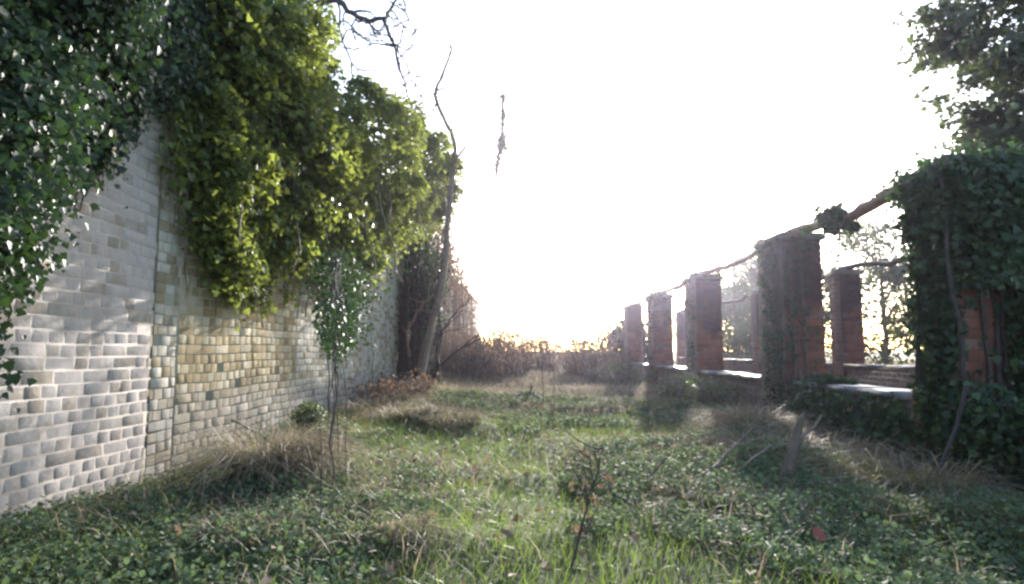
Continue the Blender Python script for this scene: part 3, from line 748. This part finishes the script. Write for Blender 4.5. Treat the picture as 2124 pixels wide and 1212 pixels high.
random.seed(53)
iv4 = thing("ivy", "sparse ivy and stems creeping up the path side of the second nearest front pillar", "ivy", (RX, 7.1, 0))
p = []
for _ in range(170):
    z = random.uniform(0, 2.1) ; side = random.random() < .6
    c = (RX - .03, ROW1[1] + random.uniform(0, .55), z) if side else (RX + .04 + .35*random.random()**2, ROW1[1] - .03, z)
    p.append(np.array(c) + rng.normal(0, 1, (7, 3)) * np.array([.025, .03, .06]))
for _ in range(60): p.append(np.array((RX + random.uniform(-.05, .5), ROW1[1] + random.uniform(-.05, .6), TOP1 + random.uniform(-.05, .12))) + rng.normal(0, .03, (8, 3)))
p = np.concatenate(p); p = p[~((p[:, 0] > RX - .01) & (p[:, 1] > ROW1[1] - .01) & (p[:, 2] < TOP1))]
leaves("foliage", p, .045, (-.6, -.8, .3), (0, 0, -1), M['dark_ivy'], iv4, 'ivy', .5, .6)
mb = MB(); rs = random.Random(54)
for i in range(10):
    q = Vector((RX - .02, ROW1[1] + rs.uniform(0, .55), .0)) if i % 2 else Vector((RX + rs.uniform(0, .25), ROW1[1] - .02, 0)); pts = [q]
    for k in range(11): q = q + Vector((rs.gauss(0, .004), rs.gauss(0, .008), .18)); pts.append(q.copy())
    mb.tube(pts, taper(12, .014, .006), 5)
mb.build("stems", M['bark'], iv4)
for j, (yy, lb) in enumerate(((ROW1[2], "few ivy sprigs on top of the third front-row pillar"), (ROW1[3], "small ivy sprigs on top of the fourth front-row pillar"))):
    it = thing("ivy", lb, "ivy", (RX, yy, TOP1))
    p = np.concatenate([np.array((RX + random.uniform(-.08, .5), yy + random.uniform(-.08, .6), TOP1 + .06 + random.uniform(-.05, .07))) + rng.normal(0, .035, (7, 3)) for _ in range(45)] +
                       [np.array((RX - .04, yy + random.uniform(-.02, .5), random.uniform(.2, 2.1))) + rng.normal(0, .03, (5, 3)) * np.array([.5, 1, 1]) for _ in range(35)])
    leaves("foliage", p, .05, (-.5, -.7, .5), (0, 0, -1), M['dark_ivy'], it, 'ivy', .6, .7)
    mb = MB(); pl = wiggle([(RX - .025, yy + .3, .1), (RX - .02, yy + .25, 1.1), (RX - .03, yy + .3, 2.1)], 6, .005, j); mb.tube(pl, .008, 5); mb.build("stems", M['bark'], it)
# tuft on the vine
tf = thing("ivy_tuft", "shaggy ivy tuft sprouting from the climber stem between the two nearest front pillars", "ivy", (vx, 6.0, TOP1))
Yf = 5.9
p = np.concatenate([np.array(P(random.gauss(1728, 12), random.uniform(425, 462), Yf)) + rng.normal(0, .022, (12, 3)) for _ in range(26)] + [np.array(P(random.gauss(1738, 26), random.uniform(455, 478), Yf)) + rng.normal(0, .022, (9, 3)) for _ in range(34)])
leaves("foliage", p, .042, (-.3, -1, .4), (0, 0, -1), M['dark_ivy'], tf, 'ivy', .6, .8)
mb = MB()
for a in ([(1740, 470), (1728, 445), (1700, 434)], [(1742, 470), (1740, 500), (1738, 545)], [(1735, 478), (1760, 490), (1775, 512)], [(1740, 495), (1722, 505), (1712, 515)], [(1741, 505), (1760, 512)]):
    mb.tube([P(x, y, Yf) for x, y in a], taper(len(a), .012, .005), 5)
mb.build("stems", M['dark_stem'], tf)
# ivy over low wall
random.seed(57)
lw = thing("ivy", "dark ivy spilling over the low wall coping between the two nearest front pillars", "ivy", (RX, 5.6, .4))
p = []
for _ in range(420):
    y = random.uniform(4.85, 6.9); z = random.uniform(0.05, .43); p.append(np.array((RX + .02 - abs(random.gauss(0, .06)), y, z)) + rng.normal(0, .04, (8, 3)))
for _ in range(90): p.append(np.array((RX + random.uniform(.05, .4), random.uniform(6.3, 6.95), .55)) + rng.normal(0, .035, (7, 3)) * np.array([1, 1, .5]))
leaves("foliage", np.concatenate(p), .05, (-.9, -.5, .3), (0, 0, -1), M['dark_ivy'], lw, 'ivy', .55, .5)
mb = MB(); rs = random.Random(58)
for i in range(14):
    y = rs.uniform(4.8, 6.8); pl = wiggle([(RX + .04, y, .0), (RX + .05, y + rs.gauss(0, .1), .25), (RX + .03, y + rs.gauss(0, .2), .5)], 4, .005, i); mb.tube(pl, .006, 4)
mb.build("stems", M['bark'], lw)

# ---------------------------------------------------------------- trees
def crown_tree(name, label, x, y, height, spread, zlo, ncl, per, lsz, m, trunk_r=.12, seed=0, bark='bark', group=None, holes=.2, lsp=.16, shape='oval', cat="tree", levels=3, lean=(0, 0)):
    rs = random.Random(seed); random.seed(seed)
    t = thing(name, label, cat, (x, y, 0), group)
    mb = MB(); tips = []
    tk = wiggle([(x, y, -.1), (x + lean[0]*.4, y + lean[1]*.4, height*.35), (x + lean[0], y + lean[1], height*.8)], 4, .04, seed)
    mb.tube(tk, taper(len(tk), trunk_r, trunk_r*.3), 8); mb.build("trunk", M[bark], t, True)
    mb = MB()
    for k in range(9):
        i = 2 + k * (len(tk) - 3) // 9; a = rs.uniform(0, 6.28)
        branch(mb, tk[i], Vector((math.cos(a), math.sin(a), rs.uniform(.2, .9))), spread * rs.uniform(.6, .95), trunk_r*.4, levels-1, rs, 0, .2, 5, tips)
    mb.build("branches", M[bark], t)
    pts = []; cx = x + lean[0]*.6; cy = y + lean[1]*.6
    for k in range(ncl):
        if rs.random() < .55 and tips:
            c = np.array(rs.choice(tips)) + rng.normal(0, lsp, 3)
        else:
            a = rs.uniform(0, 6.28); f = rs.random() ** .6; zz = rs.uniform(0, 1); rad = spread * f * (math.sin(math.pi * (0.12 + .83*zz)) ** .6) * (.55 + .8*float(vnoise(a*1.2, zz*2, .6, seed)))
            c = np.array((cx + rad*math.cos(a), cy + rad*math.sin(a), zlo + (height - zlo)*zz))
        if c[2] < zlo or float(vnoise(c[0] + c[1], c[2], spread*.3, seed)) < holes: continue
        pts.append(c + rng.normal(0, 1, (per, 3)) * np.array([lsp, lsp, lsp*.6]))
    p = np.concatenate(pts); leaves("crown", p, lsz, (0, -.4, .7), (0, 0, -.6), M[m], t, shape, .8, .8)
    return t
crown_tree("ivy_clad_tree", "tall purple-grey evergreen tree leaning into the top right corner above the ivy-wrapped pillar", 6.5, 7.6, 6.8, 1.05, 2.3, 900, 34, .075, 'far_leaf', .16, 61, holes=.33, lsp=.10, shape='ivy', lean=(-.1, 0))
BT_ = [(12.2, 21, 5.2, 2.2, .9, "bushy grey-green tree behind the rear colonnade, left of the ivy-wrapped pillar", 62),
       (9.8, 23.5, 4.6, 1.9, .5, "rounded dark bush in the field seen just right of the rear capped pillar", 63),
       (10.2, 30, 6.3, 2.6, 1.2, "grey tree rising behind the second nearest front pillar, farther off in the field", 64),
       (13.8, 17.0, 4.9, 1.5, .6, "dark narrow tree close behind the ivy-wrapped pillar, rightmost of the field trees", 65),
       (11.6, 34, 4.3, 2.2, .8, "dense green tree visible through the gap between the second and third front pillars", 66),
       (13.5, 46, 7.0, 3.5, .8, "distant pale tree crown just above the stem of the rear colonnade", 67)]
for x, y, h, s, zl, lb, sd in BT_:
    crown_tree("field_tree", lb, x, y, h, s, zl*.4, 620, 20, .12, 'far_leaf', .12, sd, holes=.16, lsp=.22, group="trees in the field beyond the colonnade")
crown_tree("evergreen_bush", "black-green bush at the far end of the colonnade beside the farthest pillar", 3.55, 21.0, 1.75, .75, .05, 420, 13, .13, 'dark_ivy', .08, 68, holes=.05, lsp=.2, cat="bush")
def thicket(x, y, wx, wy, h, lb, seed, nst=150, leafy=240, mt='twig_leaf', stemm='bark', name="bramble_thicket", ls=.055):
    rs = random.Random(seed); random.seed(seed)
    t = thing(name, lb, "bush", (x, y, 0)); mb = MB(); fp = []
    for i in range(nst):
        a = rs.uniform(0, 6.28); f = math.sqrt(rs.random()); bx, by = x + wx*f*math.cos(a), y + wy*f*math.sin(a)
        bx = max(bx, WX + .1)
        b0 = Vector((bx, by, gzf(bx, by) - .03)); hh = h * rs.uniform(.5, 1.1) * (1.1 - .45*f)
        e = b0 + Vector((rs.gauss(0, .18)*h, rs.gauss(0, .18)*h, hh)); e.x = max(e.x, WX + .08)
        e2 = e + Vector((rs.gauss(0, .2), rs.gauss(0, .2), -hh*rs.uniform(-.2, .3))); e2.x = max(e2.x, WX + .08)
        pl = wiggle([b0, b0.lerp(e, .5) + Vector((rs.gauss(0, .04), 0, 0)), e, e2], 3, .015, i)
        mb.tube(pl, taper(len(pl), rs.uniform(.004, .011), .003), 4); fp += pl[2:]
    mb.build("stems", M[stemm], t)
    if leafy:
        p = np.concatenate([np.array(rs.choice(fp)) + rng.normal(0, .07, (6, 3)) for _ in range(leafy)])
        p = p[p[:, 0] > WX + .06]; leaves("foliage", p, ls, (0, -.3, .6), (0, 0, -1), M[mt], t, 'oval', .8, .7)
    return t
thicket(-1.6, 15.5, .9, 1.6, 1.2, "tangle of pale brown dead stems at the foot of the far wall beyond the shrub", 71, 300, 500)
thicket(-1.0, 17.5, 1.0, 1.8, 1.5, "purplish bramble thicket closing the left side of the far path end", 72, 420, 600, ls=.06)
thicket(1.85, 18.5, .8, 2.6, 1.3, "reddish-brown bramble thicket closing the right side of the far path end", 73, 340, 480, ls=.06)
thicket(.6, 27, 2.4, 2, 2.5, "tall hazy scrub standing across the very end of the path", 74, 300, 450, name="scrub", ls=.09)
thicket(.45, 22, .7, 1.6, 1.5, "thin purplish scrub in the middle of the far path end between the two bramble thickets", 78, 220, 380, name="scrub", ls=.06)
thicket(2.35, 15.2, .4, 1.4, .55, "low dark tangle at the base of the fourth front pillar", 75, 90, 200, mt='shrub_leaf')
thicket(2.45, 9.0, .4, 1.2, .45, "low leafy tangle at the base of the third front pillar", 76, 90, 260, mt='shrub_leaf')
thicket(-2.0, 9.2, .5, 1.0, .36, "brown weed tangle at the wall foot before the dark shrub", 77, 100, 160)

# ---------------------------------------------------------------- ground vegetation
def scatter(n, x0, x1, y0, y1, power=1.0):
    x = rng.uniform(x0, x1, n); y = y0 + (y1 - y0) * rng.random(n) ** power; return x, y
def dryness(x, y):
    """0 green .. 1 straw"""
    d = vnoise(x, y, 1.1, 21)*.6 + vnoise(x, y, .4, 22)*.4
    d = d + .05 + .38*np.clip((y - 8.5) / 3, 0, 1) + .28*np.exp(-((x-2.2)/.7)**2)*np.clip((y-3.6)/1.5, 0, 1) + .12*np.exp(-((x+2.3)/.5)**2)
    d = d - .34*np.exp(-((x-.7 - (y-7)*.5)/1.3)**2 - ((y-7)/1.8)**2)  # greener diagonal band paints the sunlit strip across the path
    return d
def inside(x, y):
    return (x > WX + .06) & ~((x > RX - .03) & (x < RX + PW + .03) & (y < 26)) & ~((x > RX2 + .02) & (x < RX2 + .38))
# green grass
x, y = scatter(120000, -2.5, 3.0, 1.7, 17, 1.7); x = x * (1 + 0*y)
k = inside(x, y) & (rng.random(len(x)) < np.clip(1.35 - 1.3*dryness(x, y), .12, 1)); x, y = x[k], y[k]
pt = np.stack([x, y, gz(x, y) - .01], 1); N = len(x)
o = blades("grass", pt, rng.uniform(0, 6.28, N), rng.uniform(.05, .15, N), rng.uniform(.1, .6, N), rng.uniform(.1, .5, N), rng.uniform(.002, .0045, N) * (1 + y/9), M['grass'], None, 3)
o["kind"] = "stuff"
# straw grass
x, y = scatter(75000, -2.5, 3.0, 1.8, 22, 1.2)
k = inside(x, y) & (rng.random(len(x)) < np.clip((1.9 + .9*(y > 8))*(dryness(x, y) - .44), .03, 1)); x, y = x[k], y[k]
pt = np.stack([x, y, gz(x, y) - .01], 1); N = len(x)
o = blades("dead_grass", pt, rng.uniform(0, 6.28, N), rng.uniform(.08, .26, N), rng.uniform(.1, .8, N), rng.uniform(.2, .75, N), rng.uniform(.0035, .008, N) * (1 + y/9), M['straw'], None, 4)
o["kind"] = "stuff"
# leafy ground cover: small upright sprigs of leaves
def cover(n, x0, x1, y0, y1, pw, thr, size, seed, mt='cover', name="ground_cover", shape='round'):
    x, y = scatter(n, x0, x1, y0, y1, pw)
    m_ = vnoise(x, y, .8, seed)*.55 + vnoise(x, y, .25, seed+1)*.45 + .13*np.exp(-((x-1.0)/1.3)**2 - ((y-3.4)/2.0)**2)
    k = inside(x, y) & (m_ - .22*np.exp(-((x+.7)/.8)**2 - ((y-4.3)/1.2)**2) - .25*np.exp(-((x-.7 - (y-7)*.5)/1.4)**2 - ((y-7)/1.5)**2) > thr); x, y = x[k], y[k]; N = len(x)  # cover also thinned along the painted sun strip
    hgt = .02 + .085*rng.random(N) * (.4 + vnoise(x, y, .3, seed+2))
    xs, ys, zs = [], [], []
    for q in range(4):
        xs.append(x + rng.normal(0, .016, N)); ys.append(y + rng.normal(0, .016, N)); zs.append(gz(x, y) + hgt * (1 - .2*q) + rng.normal(0, .006, N))
    p = np.stack([np.concatenate(xs), np.concatenate(ys), np.concatenate(zs)], 1)
    s = size * (1 + p[:, 1]/14)
    o = leaves(name, p, s, (0, -.15, 1), (0, -.2, 0), M[mt], None, shape, .45, 1.0); o["kind"] = "stuff"; return o
cover(60000, -2.5, 3.0, 1.7, 10, 1.35, .495, .0155, 31)
# fallen leaves
x, y = scatter(7000, -2.5, 2.9, 1.9, 17, .75); k = inside(x, y); x, y = x[k], y[k]
o = leaves("fallen_leaves", np.stack([x, y, gz(x, y) + rng.uniform(.01, .06, len(x))], 1), .045, (0, 0, 1), (0, -1, 0), M['twig_leaf'], None, 'oval', .5, 1); o["kind"] = "stuff"
# field grass beyond the colonnade
x, y = scatter(26000, 3.6, 26, 4, 46, 1.2); k = inside(x, y) & ~((x < 5.2)); x, y = x[k], y[k]; N = len(x)
o = blades("field_grass", np.stack([x, y, gz(x, y)*0 - .01], 1) + np.stack([x*0, y*0, gz(x, y)], 1), rng.uniform(0, 6.28, N), rng.uniform(.25, .65, N), rng.uniform(.1, .5, N), rng.uniform(.1, .5, N), rng.uniform(.012, .03, N), M['straw'], None, 3)
o["kind"] = "stuff"
x, y = scatter(6000, 3.5, 5.2, 2, 22, 1.2); k = inside(x, y); x, y = x[k], y[k]; N = len(x)
o = blades("grass", np.stack([x, y, gz(x, y) - .01], 1), rng.uniform(0, 6.28, N), rng.uniform(.1, .35, N), rng.uniform(.1, .5, N), rng.uniform(.1, .5, N), rng.uniform(.006, .012, N), M['straw'], None, 3)
o["kind"] = "stuff"

def tussock(x, y, r, L, n, label, seed, mt='straw', azc=None, azs=9.0, name="grass_tussock", dr=(.45, .95), ln=(.1, .9), wd=.004, green=0, rb=0.0):
    n = int(n*.6); wd = wd*1.6
    random.seed(seed); t = thing(name, label, "grass tuft", (x, y, gzf(x, y)))
    a = rng.uniform(0, 6.28, n); rr = r * np.sqrt(rng.random(n)); px, py = x + rr*np.cos(a), y + rr*np.sin(a); px = np.maximum(px, WX + .05)
    az = np.arctan2(py - y, px - x) + rng.normal(0, .5, n) if azc is None else azc + rng.normal(0, azs, n)
    pt = np.stack([px, py, gz(px, py) - .02], 1)
    blades("blades", pt, az, L * rng.uniform(.5, 1.15, n), rng.uniform(*ln, n), rng.uniform(*dr, n), rng.uniform(wd*.6, wd*1.3, n), M[mt], t, 6, rbias=rb)
    if green:
        n = green; a = rng.uniform(0, 6.28, n); rr = r*1.3*np.sqrt(rng.random(n)); px, py = x + rr*np.cos(a), y + rr*np.sin(a); px = np.maximum(px, WX + .05)
        blades("green_blades", np.stack([px, py, gz(px, py) - .02], 1), a + rng.normal(0, .6, n), L*.6*rng.uniform(.5, 1.1, n), rng.uniform(.1, .7, n), rng.uniform(.2, .6, n), rng.uniform(.002, .005, n), M['grass'], t, 4)
    return t
tussock(-1.72, 4.0, .15, 1.0, 1700, "big arching straw tussock with long pale blades beside the limewashed wall foot", 81, wd=.0045, green=300, ln=(.02, .4), dr=(.6, .95), rb=.42)
tussock(-1.6, 4.15, .13, .85, 900, "second straw tussock drooping right behind the big arching one, against the wall", 82, azc=R(-35), azs=.7, wd=.0045, ln=(.02, .4), dr=(.55, .9), rb=.2)
tussock(-1.25, 2.72, .15, .24, 600, "low brown tuft at the bottom of the picture, left of centre", 83, green=150)
tussock(-.62, 2.66, .17, .26, 700, "flattened brown tuft at the bottom edge near the centre", 84, azc=R(-20), azs=.7, green=120)
tussock(-1.35, 6.7, .3, .42, 1100, "rounded pale grass mound left of the path beside the hanging ivy stems", 85, wd=.006, green=300)
tussock(-.85, 6.5, .3, .38, 1000, "rounded straw mound with a dark shaded side, nearer the path centre", 86, wd=.006, green=200)
tussock(-1.9, 7.6, .3, .5, 1100, "shaggy brown grass clump by the wall beyond the round green bush", 87, wd=.006)
tussock(2.25, 6.1, .45, .5, 1500, "big grey-brown mound of dead grass at the foot of the second nearest front pillar", 88, wd=.006)
tussock(2.5, 5.1, .32, .5, 1300, "drooping dead grass clump in front of the ivy-hung low wall", 89, wd=.006, green=200)
tussock(1.9, 5.0, .35, .4, 1200, "low spreading dead grass patch behind the leaning stake", 90, wd=.006, green=200)
tussock(2.4, 3.95, .26, .65, 1300, "green-brown grass clump at the foot of the ivy-wrapped pillar", 91, wd=.005, green=500)
tussock(1.1, 3.6, .25, .22, 600, "flattened brownish tuft among the leafy ground cover right of the twiggy weed", 92, green=100)
tussock(2.1, 3.15, .35, .25, 900, "wide pale tuft in the lower right corner among nettles", 93, green=400)
# rounded green bush
t = thing("round_bush", "small round fresh green bush against the wall foot behind the big straw tussock", "bush", (-1.95, 5.5, 0))
c = np.array(P(640, 868, 5.4)); q = unit(rng.normal(0, 1, (1500, 3))) * (rng.random((1500, 1)) ** .4) * np.array([.17, .17, .14]) + c
leaves("foliage", q, .024, unit(q - c), (0, 0, 1), M['shrub_leaf'], t, 'oval', .5, .6)
mb = MB(); rs = random.Random(95)
for i in range(14):
    e = c + np.array([rs.gauss(0, .07), rs.gauss(0, .07), .05]); mb.tube([(c[0], c[1], gzf(c[0], c[1]) - .02), tuple((c + e)/2 - np.array([0, 0, .1])), tuple(e)], .004, 4)
mb.build("stems", M['dark_stem'], t)

# leaning stake, sticks, weeds
rs = random.Random(96); random.seed(96)
Ys = 3.95; a = P(1622, 1000, Ys); a.z = gzf(a.x, Ys) - .05; b2 = P(1665, 858, Ys + .2)
t = thing("broken_stake", "leaning broken grey tree stump stake standing in the dead grass on the right", "stump", (a.x, a.y, 0))
pl = wiggle([a, a.lerp(b2, .5), b2], 4, .004, 3); mb = MB(); mb.tube(pl, [.062, .05, .042, .038, .034, .032, .028, .02, .008], 8); mb.build("stake", M['bark'], t, True)
mb = MB(); mb.tube([pl[5], P(1690, 885, Ys + .1), P(1705, 860, Ys + .1)], [.012, .008, .004], 5); mb.tube([pl[3], P(1628, 925, Ys)], [.012, .006], 5); mb.build("side_shoots", M['bark'], t)
def stick(pts, r, label, m='wood', name="fallen_branch", twigs=3, seed=1, cat="branch", L=.2):
    rs = random.Random(seed); pts = [Vector(p) for p in pts]; t = thing(name, label, cat, tuple(pts[0]))
    pl = wiggle(pts, 4, .006, seed); mb = MB(); mb.tube(pl, taper(len(pl), r, r*.45), 6)
    mb.build("main_stem", M[m], t)
    if twigs:
        mb = MB()
        for _ in range(twigs): branch(mb, pl[rs.randint(2, len(pl)-1)], Vector((rs.gauss(0, 1), rs.gauss(0, 1), rs.uniform(0, 1))), L, r*.35, 1, rs, 0, .2, 4)
        mb.build("twigs", M[m], t)
def G(px, py, h=.03):
    """ground point under pixel"""
    Yg_ = 1075 / max(py - 728, 10); q = P(px, py, Yg_)
    for _ in range(4): q = P(px, py, (H - gzf(q.x, q.y) - h) * F / (py - 728)); 
    return Vector((q.x, q.y, gzf(q.x, q.y) + h))
stick([G(1430, 985), G(1490, 955, .08), G(1560, 905, .2)], .016, "fallen grey branch slanting up to the right across the dead grass", seed=2)
stick([G(1440, 1000), G(1520, 970, .05), G(1600, 935, .12)], .012, "thinner fallen branch lying just in front of the slanting grey branch", seed=3)
stick([G(480, 868, .35), G(530, 895, .3), G(580, 930, .2), G(600, 945, .1)], .008, "bent pale cane arching over the big straw tussock", seed=4, twigs=2)
stick([G(1330, 1000), G(1385, 940, .2), G(1400, 930, .28)], .006, "thin dark stalk among the ground cover right of centre", 'dark_stem', "weed_stalk", 3, 5, "weed")
def weed(px, py, hpx, label, seed, r=.005, lean=0, tw=5, m='dark_stem', L=.14, leaf=0):
    b0 = G(px, py, -.02); Yq = b0.y; top = P(px + lean, py - hpx, Yq)
    rs = random.Random(seed); t = thing("weed_stalk", label, "weed", tuple(b0))
    pl = wiggle([b0, b0.lerp(top, .5) + Vector((rs.gauss(0, .012), 0, 0)), top], 5, .004, seed); mb = MB(); mb.tube(pl, taper(len(pl), r, r*.4), 5)
    for _ in range(tw): branch(mb, pl[rs.randint(3, len(pl)-1)], Vector((rs.gauss(0, .8), rs.gauss(0, .5), rs.uniform(.5, 1.2))), L, r*.5, 1, rs, 0, .2, 4)
    mb.build("stems", M[m], t)
    if leaf:
        p = np.concatenate([np.array(rs.choice(pl[4:])) + rng.normal(0, .03, (4, 3)) for _ in range(leaf)]); leaves("dead_leaves", p, .022, (0, -1, .3), (0, 0, -1), M['twig_leaf'], t, 'oval', .8, .8)
weed(1182, 1172, 240, "dark twiggy dead weed rising from the bottom edge in the centre right", 101, .006, 70, 8, L=.16, leaf=14)
weed(1200, 1050, 110, "short forked dead weed left of the tall twiggy one", 102, .004, -8, 4, leaf=8)
weed(1145, 885, 160, "tall thin reddish weed standing in the middle of the path", 103, .007, 3, 3, 'red_bark')
weed(1125, 850, 150, "thin purple-brown weed just left of the tall reddish one", 104, .006, -5, 3)
weed(660, 1120, 260, "very thin dark stalk rising at the lower left in front of the tussock", 105, .0035, 5, 1)
weed(1395, 880, 80, "slim stalk before the third front pillar", 106, .005, 25, 3)
weed(1540, 880, 90, "pale stalk leaning beside the second nearest front pillar", 107, .005, 20, 3, 'wood')
weed(115, 880, 260, "thin grey stalk in front of the limewashed wall on the far left", 108, .004, 5, 0)
weed(1300, 860, 75, "short dead stalk near the foot of the far pillars", 109, .006, 10, 4)
weed(980, 800, 90, "brown seed-head stalk at the far left of the path", 110, .008, 10, 4)
# two rust coloured leaves on the ground
for i, (px, py, lb) in enumerate(((1685, 1092, "single dark red leaf lying in the lower right ground cover"), (1772, 1050, "small rust red leaf lying right of the larger red leaf"), (855, 952, "upright rust-orange leaf left of the path in the brown tuft"))):
    q = G(px, py, .07); o = leaves("red_leaf", [tuple(q)], .044 if i != 1 else .036, (0, -.6, .8), (1, 0, .1), M['leaf_red'], None, 'round', .1, .3, origin=tuple(q)); tag(o, lb, "leaf")
# dark rotten log lumps in the path
t = stick([G(1070, 838, .03), G(1100, 832, .06), G(1130, 838, .04)], .05, "dark rotten log lying across the middle of the path", 'dark_stem', "log", 3, 12, "log", .15)

# ---------------------------------------------------------------- added glare volume
HZ = True
if HZ:
    mb = MB(); mb.box(-30, -20, -1.6, 34, 62, 13);  # thin volume added to give the glow of the sun glare
    hm = bpy.data.materials.new("glare_haze"); hm.use_nodes = True; n = hm.node_tree.nodes; n.remove(n["Principled BSDF"])
    pv = n.new("ShaderNodeVolumePrincipled"); pv.inputs["Density"].default_value = .0011; pv.inputs["Anisotropy"].default_value = .92; pv.inputs["Color"].default_value = (.80, .76, 1, 1)
    hm.node_tree.links.new(pv.outputs[0], n["Material Output"].inputs["Volume"])
    ho = mb.build("glare_haze", hm); ho["kind"] = "stuff"
